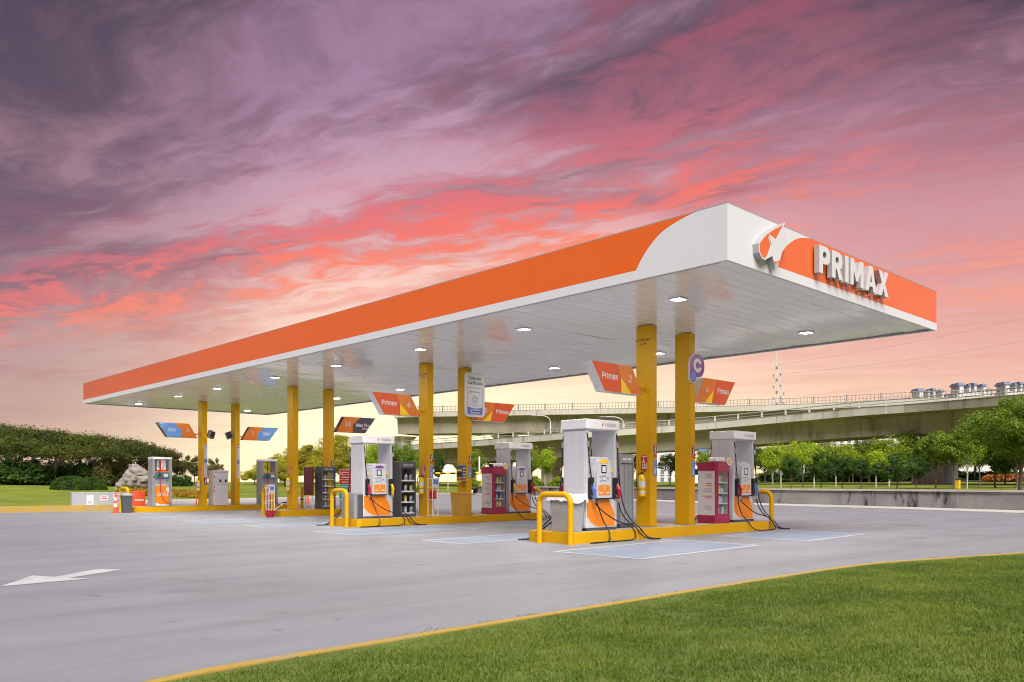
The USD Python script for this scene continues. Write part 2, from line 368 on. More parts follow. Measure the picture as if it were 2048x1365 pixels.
def ground_look(name, c1, c2, scale, rough, dirt=None, bump=.4, bscale=45, stretch=(1, 1, 1), blot=None, tracks=0.0):
    g = Graph()
    P0 = g.add("geometry", "position")
    P = g.add("mapping", "vector", vector=P0, scale=stretch)
    a = g.noise(P, scale, 6.0, .62)
    c = g.mix(g.sstep(a, .3, .7), c1, c2)
    if blot:
        b = g.sstep(g.noise(P0, blot[1], 5.0, .6), .46, .66)
        c = g.mix(g.m("multiply", b, blot[2]), c, blot[0])
    if tracks:                                            # tyre-dulled lanes along the islands, drips, hairline cracks
        tn = g.sstep(g.noise(g.add("mapping", "vector", vector=P0, scale=(.05, .9, 1)), 1.0, 5.0, .6), .48, .66)
        c = g.mix(g.m("multiply", tn, tracks), c, (.135, .135, .14))
        fine = g.sstep(g.noise(g.add("mapping", "vector", vector=P0, scale=(.5, 7.0, 1)), 1.0, 4.0, .6), .45, .70)
        c = g.mix(g.m("multiply", fine, .22), c, (.30, .305, .315))
        spots = g.sstep(g.noise(P0, 1.9, 3.0, .5), .66, .74)
        c = g.mix(g.m("multiply", spots, .55), c, (.085, .083, .083))
        wp = g.add("vector_math", "vector", math_type="add", vector1=P0, vector2=g.noise(P0, .8, 4.0, .6, out="color"))
        cr = g.add("voronoi_texture", "distance", feature="distance_to_edge", vector=wp, scale=.13)
        c = g.mix(g.m("multiply", g.m("subtract", 1.0, g.sstep(cr, .0, .0022)), .22), c, (.07, .07, .07))
    f = g.noise(P, bscale, 4.0, .65)
    c = g.mix(1.0, c, g.ramp(f, [(0, (.74,) * 3), (.5, (1.0,) * 3), (1, (1.26,) * 3)]), "multiply")
    if dirt:
        d = g.sstep(g.noise(P0, dirt[2], 7.0, .7), .52, .72)
        c = g.mix(g.m("multiply", d, dirt[1]), c, dirt[0])
    nrm = g.add("bump", "normal", height=f, strength=bump, distance=.02)
    p = g.add("principled_bsdf", "BSDF", base_color=c, roughness=rough, normal=nrm, specular_ior_level=.4)
    return usdkit.material(stage, "/World/Looks/" + name, g.nodes, g.links, surface=p)

M["asphalt"] = ground_look("forecourt_paving", (.203, .213, .232), (.242, .250, .268), .35, .52, dirt=((.12, .118, .118), .5, .33), bump=.28, bscale=26, stretch=(1, 2.2, 1), blot=((.27, .275, .29), .085, .6), tracks=.30)
M["lawn"] = ground_look("lawn_soil_and_grass", (.085, .120, .014), (.125, .165, .022), 1.1, .8, bump=.8, bscale=30, blot=((.10, .13, .03), .35, .5))
M["back_lawn"] = ground_look("back_lawn_grass", (.125, .165, .010), (.205, .235, .016), .35, .85, bump=.9, bscale=9, blot=((.04, .075, .008), .10, .55))
M["earth"] = ground_look("far_ground", (.07, .10, .03), (.12, .13, .05), .02, .9, bump=.1, bscale=1)
M["pavement"] = ground_look("pale_pavement", (.42, .40, .37), (.50, .47, .43), .8, .75, bump=.2, bscale=20, dirt=((.25, .23, .21), .4, .5))
M["line_white"] = ground_look("road_paint_white", (.43, .43, .44), (.53, .53, .54), 2.0, .55, dirt=((.27, .27, .28), .85, 2.6), bump=.15, bscale=40)
M["bay_blue"] = ground_look("road_paint_pale_blue", (.19, .235, .31), (.235, .275, .345), 1.2, .55, dirt=((.20, .20, .21), .8, 1.0), bump=.2, bscale=40)
M["road_far"] = ground_look("far_road", (.16, .165, .18), (.20, .205, .22), .2, .6, bump=.1, bscale=4)
M["wall_concrete"] = None

def sheet(poly, z, name, mat, label, cat, cell=None, kind="structure", h=None):
    if cell is None:
        parts = [trimesh.creation.triangulate_polygon(p, engine="earcut") for p in getattr(poly, "geoms", [poly])]
        b = MB()
        for v, f in parts:
            v3 = np.c_[v, np.full(len(v), z)]
            n = np.cross(v3[f[:, 1]] - v3[f[:, 0]], v3[f[:, 2]] - v3[f[:, 0]])[:, 2]
            f = np.where((n < 0)[:, None], f[:, ::-1], f); b.add(v3, f)
        return struct(name, b.arr(), mat, label, cat, kind=kind)

def grid_sheet(poly, cell, h):
    """a height field over the polygon: a grid whose edge points are drawn onto the outline"""
    x0, y0, x1, y1 = poly.bounds
    xs, ys = np.arange(x0 - cell, x1 + cell * 1.01, cell), np.arange(y0 - cell, y1 + cell * 1.01, cell)
    X, Y = np.meshgrid(xs, ys, indexing="ij"); pts = np.c_[X.ravel(), Y.ravel()]
    ins = shapely.contains_xy(poly, pts[:, 0], pts[:, 1])
    ny = len(ys); I, J = np.meshgrid(np.arange(len(xs) - 1), np.arange(ny - 1), indexing="ij")
    a = (I * ny + J).ravel(); q = np.stack([a, a + ny, a + ny + 1, a + 1], 1)
    f = np.vstack([q[:, [0, 1, 2]], q[:, [0, 2, 3]]]); f = f[ins[f].any(1)]
    use = np.unique(f); out = use[~ins[use]]
    geo = shapely.points(pts[out]); bd = poly.boundary
    near = shapely.line_interpolate_point(bd, shapely.line_locate_point(bd, geo))
    pts[out] = np.c_[shapely.get_x(near), shapely.get_y(near)]
    m = -np.ones(len(pts), int); m[use] = np.arange(len(use))
    p = pts[use]
    return np.c_[p, h(p)], m[f]

sst = lambda x: np.clip(x, 0, 1) ** 2 * (3 - 2 * np.clip(x, 0, 1))
wall_line, back_line = LineString(wl), LineString(kb)
def height(p):
    p = np.asarray(p, float).reshape(-1, 2); P = shapely.points(p)
    dw, dk = shapely.distance(wall_line, P), shapely.distance(back_line, P)
    left = .16 + 1.15 * sst((dk - 2) / 46)
    right = .78 + .85 * sst((dw - 3) / 70)
    w = dk / (dk + dw + 1e-6)
    w = sst((w - .35) / .3)
    und = (meshkit.noise(np.c_[p * .06, np.zeros(len(p))], 4) - .5) * .25 * sst((np.minimum(dw, dk) - 6) / 25)
    return left * (1 - w) + right * w + und
def gh(x, y): return float(height([(x, y)])[0])

struct("far_ground", (lambda a, R: (np.vstack([np.c_[np.cos(a) * 120 + 45, np.sin(a) * 120 + 45, np.full(len(a), .3)], np.c_[np.cos(a) * R, np.sin(a) * R, np.full(len(a), .3)]]),
       np.vstack([[(i, i + 48, (i + 1) % 48 + 48), (i, (i + 1) % 48 + 48, (i + 1) % 48)] for i in range(48)])))(np.arange(48) * 2 * PI / 48, 4000.0), "earth", "open ground running on to the horizon beyond the trees")
sheet(ASPHALT, 0.0, "forecourt", "asphalt", "grey paved forecourt and drive around the pump islands", "ground")
big = Polygon([(-150, 20), (-150, 230), (230, 230), (230, -90), (32.70, -90), (32.69, -7.27)])
BACK = big.difference(ASPHALT.buffer(.05)).difference(Polygon([(-150, 20), (-150, 44.6), (-44, 44.6), (-44, 20)]))
BACK = max(getattr(BACK, "geoms", [BACK]), key=lambda g_: g_.area)
struct("back_lawn", grid_sheet(BACK, 2.0, height), "back_lawn", "bright lawn and grass bank rising behind the forecourt", "grass", True)
front_poly = Polygon(np.vstack([kf, [(32.7, -60), (-60, -60), (-10.9, -6.36)]])).buffer(-.07)
LAWN_Z = .105
lawn_h = lambda p: LAWN_Z + (meshkit.fbm(np.c_[p * .5, np.zeros(len(p))], 3, 2) - .5) * .07 * sst(shapely.distance(LineString(kf), shapely.points(p)) / 1.2)
struct("front_lawn", grid_sheet(front_poly, .6, lawn_h), "lawn", "mown green lawn in the foreground inside the yellow kerb", "grass", True)

def band(line, a, b, z0, z1, extra=None):
    """a strip between two offsets of a line, as a solid"""
    L = LineString(line)
    lo, hi = L.offset_curve(a), L.offset_curve(b)
    p = Polygon(list(lo.coords) + list(hi.coords)[::-1]).buffer(0)
    return MB().prism(p, z0, z1)
kr = random.Random(3)
front_kerb = band(kf, -.078, .015, -.05, .115)
tag(front_kerb.build("kerb", "yellow_kerb"), "thin worn yellow kerb edging the foreground lawn", "kerb", None, "structure")
nb = int(np.argmax(kb[:, 0] > 14.7))
tag(band(kb[:nb + 1], 0, .22, -.05, .27).build("kerb", "yellow_kerb"), "yellow kerb along the left lawn behind the last pump island", "kerb", None, "structure")
tag(band(kb[nb:], 0, .2, -.05, .17).build("kerb", "pavement"), "pale concrete kerb curving away behind the pump islands", "kerb", None, "structure")
tag(band(kb[:nb + 1], .22, 1.5, 0, .20).build("pavement", "pavement"), "narrow pale pavement behind the yellow kerb on the left", "pavement", None, "structure")
tag(band(kb[nb:], .2, 3.4, 0, .185).build("pavement", "pavement"), "pale pavement strip between drive and lawn behind the islands", "pavement", None, "structure")

# ---- painted markings
def paint(polys, z, name, mat, label):
    sheet(shapely.union_all([p if isinstance(p, Polygon) else Polygon(p) for p in polys]), z, name, mat, label, "road marking")
paint([[(2.38, 11.5), (2.98, 12.57), (3.14, 12.18), (3.89, 12.87), (4.14, 12.54), (3.25, 11.91), (3.44, 11.65)]], .005, "painted_arrow", "line_white", "white arrow painted on the drive at the far left")
ISL = [12.10, 20.66, 29.09, 37.47]
def bay(x0, x1, y0, y1, where):
    r = Polygon([(x0, y0), (x1, y0 + (x1 - x0) * .06), (x1 + .15, y1 + (x1 - x0) * .06), (x0 + .05, y1)])
    paint([r.buffer(-.11)], .004, "painted_bay", "bay_blue", f"pale blue filling of the painted bay {where}")
    paint([r.difference(r.buffer(-.10))], .0055, "painted_outline", "line_white", f"white outline of the painted bay {where}")
names = ["first and nearest island", "second island", "third island", "fourth and farthest island"]
for i, c in enumerate(ISL[:3]):
    bay(10.85, 15.05, c - 3.72, c - 1.62, f"left in front of the {names[i]}")
    bay(16.85, 20.3, c - 3.55, c - 1.3, f"right in front of the {names[i]}")
    bay(10.9, 15.0, c + .95, c + 2.4, f"left behind the {names[i]}")
L1 = curve([(30.5, -4), (33.3, 9), (34.8, 17), (36.0, 25), (41.5, 41), (48, 58)], 50)
o1 = LineString(L1)
paint([o1.buffer(.08, cap_style=2)], .005, "painted_line", "line_white", "white edge line on the road beside the concrete wall")
# ------------------------------------------------------------------ canopy
X0, X1, Y0, Y1, ZB, ZT = 12.077, 21.40, 7.542, 42.0, 4.97, 5.915
ZW = 5.15                                             # top of the white band
can = thing("station_canopy", "long flat fuel station canopy with orange fascia and white underside", "canopy")
T = .045
left_curve = [(8.15, ZT), (8.52, 5.845), (8.84, 5.74), (9.11, 5.56), (9.32, 5.34), (9.45, ZW)]
right_curve = [(13.76, ZW), (13.78, 5.30), (13.89, 5.45), (14.15, 5.65), (14.41, 5.785), (14.68, 5.865), (15.0, ZT)]
lc, rc = curve(left_curve, 24), curve(right_curve, 24)
G = .003
# long side towards the lawn (faces -x)
MB().prism([(Y0, ZB), (9.45, ZB), (9.45, ZW)] + [tuple(p) for p in lc[::-1]] + [(Y0, ZT)], X0, X0 + T, "x").build("fascia_panel", "white_gloss", can, label="white fascia panel at the near corner, left side")
MB().box(X0 - .004, X0 + T, 9.45 + G, Y1, ZB, ZW - G).build("fascia_band", "white_gloss", can)
yj = [12.2, 15.25, 18.3, 22.3, 25.3, 28.4, 31.4, 34.4, 38.2, Y1]
MB().prism([tuple(p) for p in lc] + [(yj[0], ZW), (yj[0], ZT)], X0 + .001, X0 + T, "x").build("fascia_panel", "orange_gloss", can, label="orange fascia panel with a curved end")
for a, b in zip(yj[:-1], yj[1:]):
    MB().box(X0 + .001, X0 + .03, a + .007, b, ZW, ZT).build("fascia_panel", "orange_gloss", can)
# short side (faces -y)
MB().prism([(X0 + T + .001, ZB), (13.76, ZB), (13.76, ZW)] + [tuple(p) for p in rc] + [(X0 + T + .001, ZT)], Y0, Y0 + T, "y").build("fascia_panel", "white_gloss", can, label="white fascia panel at the near corner, right side")
MB().box(13.76 + G, X1, Y0 - .004, Y0 + T, ZB, ZW - G).build("fascia_band", "white_gloss", can)
MB().prism([tuple(p) for p in rc] + [(17.4, ZT), (17.4, ZW)], Y0 + .001, Y0 + T, "y").build("fascia_panel", "orange_gloss", can, label="orange fascia panel behind the sign letters")
MB().box(17.4 + G, X1, Y0 + .001, Y0 + T, ZW, ZT, .004).build("fascia_panel", "orange_gloss", can)
# hidden sides
MB().box(X1 - T, X1, Y0 + T, Y1, ZB, ZT).build("fascia_panel", "white_gloss", can, label="white fascia panel on the far long side")
MB().box(X0 + T, X1 - T, Y1 - T, Y1, ZB, ZT).build("fascia_panel", "white_gloss", can, label="white fascia panel on the far end")
MB().box(X0 + T, X1 - T, Y0 + T, Y1 - T, ZT - .12, ZT - .06).build("roof_sheet", "mid_grey", can)
MB().box(X0 + T, X1 - T, Y0 + T, Y1 - T, 5.05, 5.09).build("roof_underlay", "mid_grey", can)
# edges
for a, b, c, d in ((X0 + .004, X0 + .05, Y0 + .05, Y1), (X0 + .004, X1, Y0 + .004, Y0 + .05)):
    MB().box(a, b, c, d, ZT + .002, ZT + .02).build("top_flashing", "mid_grey", can)
for a, b, c, d in ((X1 - .16, X1 - T, Y0 + .2, Y1 - .2), (X0 + T, X1 - T, Y1 - .16, Y1 - T - .002), (X0 + T, X0 + .10, Y0 + .2, Y1 - .2)):
    MB().box(a, b, c, d, ZB + .004, 5.04).build("edge_channel", "mid_grey", can)
MB().box(X0 + .031, X0 + T + .01, 9.6, Y1 - T - .01, ZW + .01, ZT - .01).build("fascia_backing", "sign_red", can)
rs = np.random.RandomState(5)
W = .30; ny_ = int((Y1 - Y0 - .2) / W); y = Y0 + .1
xs_ = [X0 + .10, 16.6, X1 - .17]
for i in range(ny_):
    off = rs.uniform(-.5, .5)
    for k in range(2):
        a = xs_[k] + (off if k else 0); b = xs_[k + 1] + (off if k < 1 else 0)
        m = MB().box(-(b - a) / 2 + .002, (b - a) / 2 - .002, -W / 2 + .002, W / 2 - .002, 0, .03, .011)
        v, f = m.arr()
        # a long thin tray never hangs quite flat
        v = v.copy(); v[:, 2] += v[:, 1] * math.tan(math.radians(rs.normal(0, .22))) + v[:, 0] * math.tan(math.radians(rs.normal(0, .10)))
        mesh_prim("ceiling_panel", (v + [(a + b) / 2, y + W / 2, 5.0 + rs.normal(0, .0015)], f), "soffit", can)
    y += W

# ---- ceiling lamps, set into the underside
kl = kind_of("ceiling_lamp")
MB().box(-.155, .155, -.155, .155, -.026, .0, .012).build("frame", "white", kl)
MB().box(-.108, .108, -.108, .108, -.0278, -.0263).build("lens", "lens", kl)
LY = [9.88, 14.36, 18.5, 22.9, 26.95, 31.7, 35.6, 40.3]
for i, yy in enumerate(LY):
    for xx, side in ((14.0, "left"), (19.4, "right")):
        nm = ["first", "second", "third", "fourth", "fifth", "sixth", "seventh", "last"][i]
        copy_of("ceiling_lamp", "ceiling_lamp", f"lit square lamp, {nm} from the front in the {side} row under the canopy", "ceiling lamp", "lamps under the canopy", (xx, yy, 4.996))

# ---- the name on the short side
ls = thing("letter_sign", "white raised letters reading PRIMAX on the orange end of the canopy", "sign")
PR = .10
xs0, xs1, zt_, zb_ = 15.06, 18.24, 5.79, 5.262
rr_ = lambda a, b, c, d, r: Polygon([(a, c), (b, c), (b, d), (a, d)]).buffer(-r).buffer(r, 8)
bowl = shapely.union_all([rr_(.1, .62, .36, 1, .24), Polygon([(0, .36), (.35, .36), (.35, 1), (0, 1)])]).difference(rr_(.21, .42, .56, .81, .10))
GLYPH = [bowl.union(Polygon([(0, 0), (.21, 0), (.21, 1), (0, 1)])),
         bowl.union(Polygon([(0, 0), (.21, 0), (.21, 1), (0, 1)])).union(Polygon([(.24, .42), (.46, .42), (.68, 0), (.44, 0)])),
         Polygon([(0, 0), (.21, 0), (.21, 1), (0, 1)]),
         Polygon([(0, 0), (0, 1), (.22, 1), (.43, .47), (.64, 1), (.86, 1), (.86, 0), (.66, 0), (.66, .58), (.50, .18), (.36, .18), (.20, .58), (.20, 0)]),
         Polygon([(0, 0), (.27, 1), (.50, 1), (.77, 0), (.55, 0), (.50, .19), (.27, .19), (.22, 0)]).difference(Polygon([(.315, .37), (.455, .37), (.385, .70)])),
         Polygon([(0, 0), (.25, .51), (.02, 1), (.26, 1), (.375, .71), (.49, 1), (.72, 1), (.49, .51), (.74, 0), (.49, 0), (.37, .30), (.24, 0)])]
wid = [g_.bounds[2] for g_ in GLYPH]; tot = sum(wid) + .13 * 5; adv = 0.0
for g_, w_ in zip(GLYPH, wid):
    q_ = shapely.affinity.affine_transform(g_.buffer(-.008).buffer(.008, 3), [(xs1 - xs0) / tot, 0, 0, zt_ - zb_, xs0 + adv * (xs1 - xs0) / tot, zb_]); adv += w_ + .13
    lt = MB().prism(q_, Y0 - .03 - PR, Y0 - .03, "y").build("letter", "letter_return", ls)
    MB().prism(q_, Y0 - .034 - PR, Y0 - .0303 - PR, "y").build("letter_face", "letter_white", lt)
for x in (15.2, 15.8, 16.2, 16.8, 17.4, 18.0):
    MB().box(x - .02, x + .02, Y0 - .031, Y0 - .0005, 5.4, 5.45).build("stand_off", "mid_grey", ls)

em = thing("emblem_sign", "raised white crescent and star emblem on the canopy corner", "sign")
mv = lambda pts: [(x + .215, z + .048) for x, z in pts]
inn = mv([(13.48, 5.815), (13.19, 5.68), (12.95, 5.55), (12.78, 5.42), (12.68, 5.32), (12.695, 5.19), (12.77, 5.12), (12.865, 5.105), (12.96, 5.22), (13.045, 5.37), (12.955, 5.515), (13.20, 5.49)])
star = mv([(13.50, 5.80), (13.25, 5.50), (12.97, 5.56), (13.08, 5.38), (12.89, 5.10), (13.10, 5.19), (13.20, 5.00), (13.29, 5.15), (13.36, 5.16), (13.44, 5.33), (13.66, 5.53)])
ip = Polygon(inn).buffer(0); rim = ip.buffer(.028, join_style=2, mitre_limit=4)
MB().prism(rim, Y0 - .12, Y0 - .001, "y").build("crescent", "letter_return", em)
MB().prism(rim.difference(ip.buffer(.002)), Y0 - .1235, Y0 - .1205, "y").build("crescent_rim", "letter_white", em)
MB().prism(ip, Y0 - .124, Y0 - .121, "y").build("crescent_face", "orange_gloss", em)
sp_ = MB().prism(star, Y0 - .127, Y0 - .0015, "y").build("star", "letter_return", em)
MB().prism(star, Y0 - .1305, Y0 - .1275, "y").build("star_face", "letter_white", sp_)
MB().prism(mv([(13.15, 5.11), (13.20, 5.035), (13.27, 5.13)]), Y0 - .134, Y0 - .1305, "y").build("red_corner", "orange_gloss", em)

# ------------------------------------------------------------------ columns
CX = [15.733, 17.306]
SXc, SYc = .25, .436
def column(ix, iy, label, ext):
    x, yc = CX[ix], ISL[iy]
    y0, y1 = yc - SYc / 2, yc + SYc / 2
    c = thing("canopy_column", label, "column", "yellow columns that carry the canopy", (x, yc, 0))
    MB().box(0, SXc, -SYc / 2, SYc / 2, .24, 4.985, .012).build("shaft", "yellow", c)
    MB().box(-.03, SXc + .03, -SYc / 2 - .03, SYc / 2 + .03, .229, .245, .004).build("base_plate", "yellow", c)
    return c
cols = {}
row = ["left", "right"]; which = ["nearest", "second", "third", "farthest"]
for iy in range(4):
    for ix in range(2):
        cols[ix, iy] = column(ix, iy, f"yellow square column, {row[ix]} of the pair on the {which[iy]} island", None)
def notice_red(c):      # red no-naked-flames sticker above a blue notice, on the narrow face towards the drive
    f = -SYc / 2
    MB().box(.115, .235, f - .004, f, 1.86, 2.16).build("safety_sticker", "maroon", c)
    MB().box(.116, .234, f - .0055, f - .0042, 1.86, 1.93).build("safety_sticker_foot", "sign_red", c)
    fig = [(.13, 1.94), (.165, 2.02), (.15, 2.06), (.19, 2.13), (.215, 2.12), (.195, 2.05), (.225, 2.0), (.215, 1.985), (.185, 2.02), (.18, 1.94), (.165, 1.94), (.168, 1.98), (.145, 1.93)]
    MB().prism(fig, f - .0062, f - .0044, "y").box(.13, .215, f - .0062, f - .0044, 2.138, 2.152).build("safety_figure", "letter_white", c)
    MB().box(.10, .24, f - .004, f, 1.42, 1.80).build("blue_notice", "notice_blue", c)
    b = MB()
    rr = random.Random(2)
    for k, (zz, w) in enumerate(((1.765, .1), (1.70, .06), (1.64, .1), (1.58, .09), (1.55, .085), (1.52, .09), (1.49, .07), (1.46, .085))):
        b.box(.115 if k < 3 else .125, .115 + w, f - .0055, f - .0042, zz, zz + (.014 if k < 3 else .018))
    b.build("notice_print", "notice_white", c)
def red_sign(c, z, right=True):        # red extinguisher sign on the wide face
    MB().box(-.005, 0, -.12, .06, z, z + .36).build("extinguisher_sign", "red", c)
    b = MB().box(-.0065, -.0052, -.06, .03, z + .04, z + .22).box(-.0065, -.0052, -.03, .00, z + .22, z + .30).box(-.0065, -.0052, -.105, -.075, z + .03, z + .17)
    b.box(-.0065, -.0052, -.1, .04, z + .315, z + .34)
    b.build("sign_print", "letter_white", c)
    MB().box(-.0078, -.0067, -.045, .015, z + .08, z + .12).box(-.0078, -.0067, -.045, .015, z + .15, z + .19).build("sign_print_red", "red", c)
def height_text(c):
    MB().text("ALTURA MAX.", .05, -.001, 4.62, 0, "-x", .002).text("4.8 M", .05, -.001, 4.53, 0, "-x", .002).build("clearance_lettering", "ink_black", c)
for k in ((0, 0), (1, 0), (0, 1), (1, 1), (1, 2)): notice_red(cols[k])
for k, z in (((0, 0), 1.55), ((0, 1), 1.46), ((0, 2), 1.58)): red_sign(cols[k], z)
height_text(cols[0, 0]); height_text(cols[0, 1])
for k in ((0, 3), (1, 3)):
    c = cols[k]; f = -SYc / 2
    z0 = 1.52 if k == (0, 3) else 1.50
    MB().box(.09, .24, f - .005, f, z0, z0 + 1.50).build("notice_board", "notice_white", c)
    b, b2, b3 = MB(), MB(), MB()
    rr = random.Random(k[0])
    for j in range(34):
        zz = z0 + .05 + j * .041
        if 15 <= j <= 19: continue
        (b if j % 3 else b2).box(.105, .105 + rr.uniform(.07, .12), f - .0065, f - .0052, zz, zz + .018)
    b3.box(.10, .23, f - .0065, f - .0052, z0 + .66, z0 + .84).box(.105, .22, f - .0065, f - .0052, z0 + 1.42, z0 + 1.46)
    b.build("notice_lines", "ink_grey", c); b2.build("notice_lines", "red", c); b3.build("notice_heading", "notice_blue", c)
c = cols[0, 3]; f = -SYc / 2
MB().box(.09, .24, f - .005, f, 1.20, 1.49).build("safety_sticker", "maroon", c)
MB().prism([(.11, 1.23), (.15, 1.33), (.135, 1.37), (.18, 1.46), (.205, 1.45), (.185, 1.37), (.225, 1.30), (.175, 1.33), (.165, 1.23)], f - .0066, f - .0052, "y").build("safety_figure", "letter_white", c)
red_sign(cols[0, 3], 1.62)

# ------------------------------------------------------------------ islands
IX0S, IX1, IH, ID = [12.54, 12.93, 15.0, 12.54], 20.40, .229, .685
for i, yc in enumerate(ISL):
    t = thing("pump_island", f"raised pump island with yellow kerb, {['nearest', 'second', 'third', 'farthest'][i]} from the lawn", "pump island", "yellow kerbed pump islands", (IX0S[i], yc, 0))
    L_ = IX1 - IX0S[i]
    outer = Polygon([(0, -ID), (L_, -ID), (L_, ID), (0, ID)]).buffer(-.12).buffer(.12, 6)
    v = MB().prism(outer.difference(outer.buffer(-.15)), -.05, IH)
    v.build("kerb", "yellow", t)
    MB().prism(outer.buffer(-.152), -.05, IH - .006).build("island_slab", "island_top", t)
# ------------------------------------------------------------------ fuel pumps
COLS = {"red": "red_plastic", "blue": "blue_plastic", "yellow": "decal_yellow"}
def nozzle(t, x, y, z, s, colour):
    """nozzle hung in its black boot; s = -1 on the front, +1 on the back (already turned)"""
    MB().box(x - .055, x + .055, y, y + .14, z - .06, z + .40, .015).box(x - .06, x + .06, y - .03, y + .02, z + .28, z + .41, .012).build("nozzle_boot", "black", t)
    b = MB()
    b.hull([(x - .028, y - .045, z + .26), (x + .028, y - .045, z + .26), (x - .028, y - .01, z + .24), (x + .028, y - .01, z + .24), (x - .032, y - .115, z + .14), (x + .032, y - .115, z + .14), (x - .03, y - .06, z + .10), (x + .03, y - .06, z + .10)])
    b.hull([(x - .03, y - .12, z + .15), (x + .03, y - .12, z + .15), (x - .03, y - .06, z + .12), (x + .03, y - .06, z + .12), (x - .024, y - .10, z - .06), (x + .024, y - .10, z - .06), (x - .024, y - .055, z - .06), (x + .024, y - .055, z - .06)])
    n = b.build("nozzle", COLS[colour], t, label=f"{colour} nozzle")
    MB().tube([(x, y - .02, z + .20), (x, y + .03, z + .13), (x, y + .02, z + .02), (x, y - .05, z - .03)], .011, 6).build("nozzle_guard", "metal", n)
    MB().tube([(x, y - .075, z - .14), (x, y - .077, z - .05)], .022, 8).build("swivel", "metal", n)

def pump_side(t, turn, left, right, dome, far):
    """everything on one face of a pump; turn = True puts it on the other side"""
    f = -.335
    put = lambda b, n, m, par=t, **k: (b.turned() if turn else b).build(n, m, par, **k)
    sh = [(-.255, .70), (.235, .70), (.225, 1.30), (.19, 1.50), (.12, 1.555), (-.01, 1.57), (-.14, 1.555), (-.21, 1.50), (-.245, 1.30)]
    con = put(MB().prism(Polygon(sh).buffer(-.012).buffer(.012, 3), f - .075, f + .02, "y"), "console", "console")
    put(MB().box(-.27, .25, f - .10, f + .01, .675, .70, .008), "console_lip", "black")
    ff = f - .0765
    put(MB().box(-.105, .065, ff - .004, ff, 1.24, 1.42, .0), "screen_frame", "screen", con)
    put(MB().box(-.075, .035, ff - .0055, ff - .0042, 1.265, 1.39), "screen", "lcd", con)
    put(MB().prism([(-.17, 1.46), (.15, 1.46), (.115, 1.515), (.06, 1.535), (-.08, 1.535), (-.135, 1.515)], ff - .003, ff, "y"), "console_crest", dome, con)
    put(MB().box(-.09, .05, ff - .003, ff, 1.07, 1.19).box(.09, .13, ff - .012, ff, 1.11, 1.15), "card_reader", "mid_grey", con)
    put(MB().box(-.07, .03, ff - .0045, ff - .0032, 1.09, 1.15), "keypad", "lcd", con)
    put(MB().box(-.16, -.1, ff - .003, ff, 1.05, 1.08).box(-.16, -.11, ff - .003, ff, 1.14, 1.17), "slot", "mid_grey", con)
    put(MB().prism([(-.20, .76), (.19, .76), (.19, .965), (.12, .985), (-.12, .985), (-.20, .965)], ff - .003, ff, "y"), "console_decal", "decal_orange", con)
    b = MB().prism([(-.02, .96), (.015, .96), (.005, .86), (-.012, .86)], ff - .0045, ff - .0032, "y").box(-.17, -.06, ff - .0045, ff - .0032, .80, .83).box(.05, .16, ff - .0045, ff - .0032, .80, .83)
    put(b, "decal_print", "letter_white", con)
    for x in (-.38, .33):
        put(MB().prism(Point(x, 1.30).buffer(.042, 5), f - .018, f - .0005, "y"), "price_dot", "decal_yellow")
    # lower door with its orange decal
    put(MB().box(-.50, .50, f - .004, f + .03, .055, .665, .004), "door", "pump_white")
    dec = [(-.495, .655), (.235, .655), (.27, .58), (.36, .46), (.42, .34), (.435, .08), (-.10, .08), (-.24, .11), (-.38, .19), (-.495, .31)]
    put(MB().prism(dec, f - .0065, f - .0045, "y"), "door_decal", "decal_orange")
    put(MB().box(-.50, .50, f - .006, f + .03, 0, .05), "plinth", "dark_grey")
    c1, c2 = (left, right)
    nz = nozzle_turn if turn else nozzle
    nz(t, -.40, f - .055, .74, -1, c1); nz(t, .42, f - .055, .74, -1, c2)
    g = -.215
    def hose(pts):
        p = curve(pts, 44)
        b = MB().tube(p, .0145, 7)
        put(b, "hose", "black", smooth=40)
    hose([(-.49, -.30, 2.19), (-.485, -.36, 2.0), (-.475, -.38, 1.6), (-.43, -.43, 1.05), (-.35, -.50, .6), (-.24, -.60, .18), (-.22, -.72, .02), (-.27, -.80, -.17), (-.42, -.84, g), (-.78, -.90, g), (-.98, -.86, g), (-.70, -.82, g), (-.15, -.86, g), (.30, -.84, g), (.62, -.79, -.17), (.66, -.73, -.02), (.52, -.68, .09), (.20, -.60, .20), (-.12, -.52, .38), (-.33, -.46, .56), (-.40, -.466, .61)] if far == 0 else
         [(-.49, -.30, 2.19), (-.485, -.36, 2.0), (-.475, -.38, 1.6), (-.45, -.42, 1.0), (-.48, -.46, .5), (-.50, -.58, .20), (-.44, -.72, .02), (-.30, -.82, -.18), (.0, -.88, g), (.45, -.88, g), (.75, -.84, -.18), (.78, -.74, -.02), (.60, -.66, .12), (.20, -.58, .22), (-.15, -.52, .40), (-.35, -.46, .56), (-.40, -.466, .61)])
    hose([(.49, -.30, 2.19), (.495, -.36, 2.0), (.50, -.38, 1.5), (.52, -.42, .95), (.58, -.48, .5), (.72, -.60, .18), (.86, -.72, .02), (1.0, -.82, -.17), (1.16, -.90, g), (1.32, -.94, g), (1.22, -.97, g), (1.02, -.90, g), (.84, -.78, -.13), (.74, -.71, .03), (.58, -.62, .16), (.46, -.52, .36), (.425, -.47, .55), (.42, -.466, .61)])
    for x in (-.485, .497):
        put(MB().tube([(x, -.362, 1.93), (x, -.368, 1.84), (x, -.37, 1.80)], np.array([.026, .030, .02]), 8), "breakaway", "metal")
def nozzle_turn(t, x, y, z, s, colour):
    class T:      # build turned pieces
        pass
    keep = MB.build
    def bt(s_, *a, **k):
        return keep(s_.turned(), *a, **k)
    MB.build = bt
    try: nozzle(t, x, y, z, s, colour)
    finally: MB.build = keep

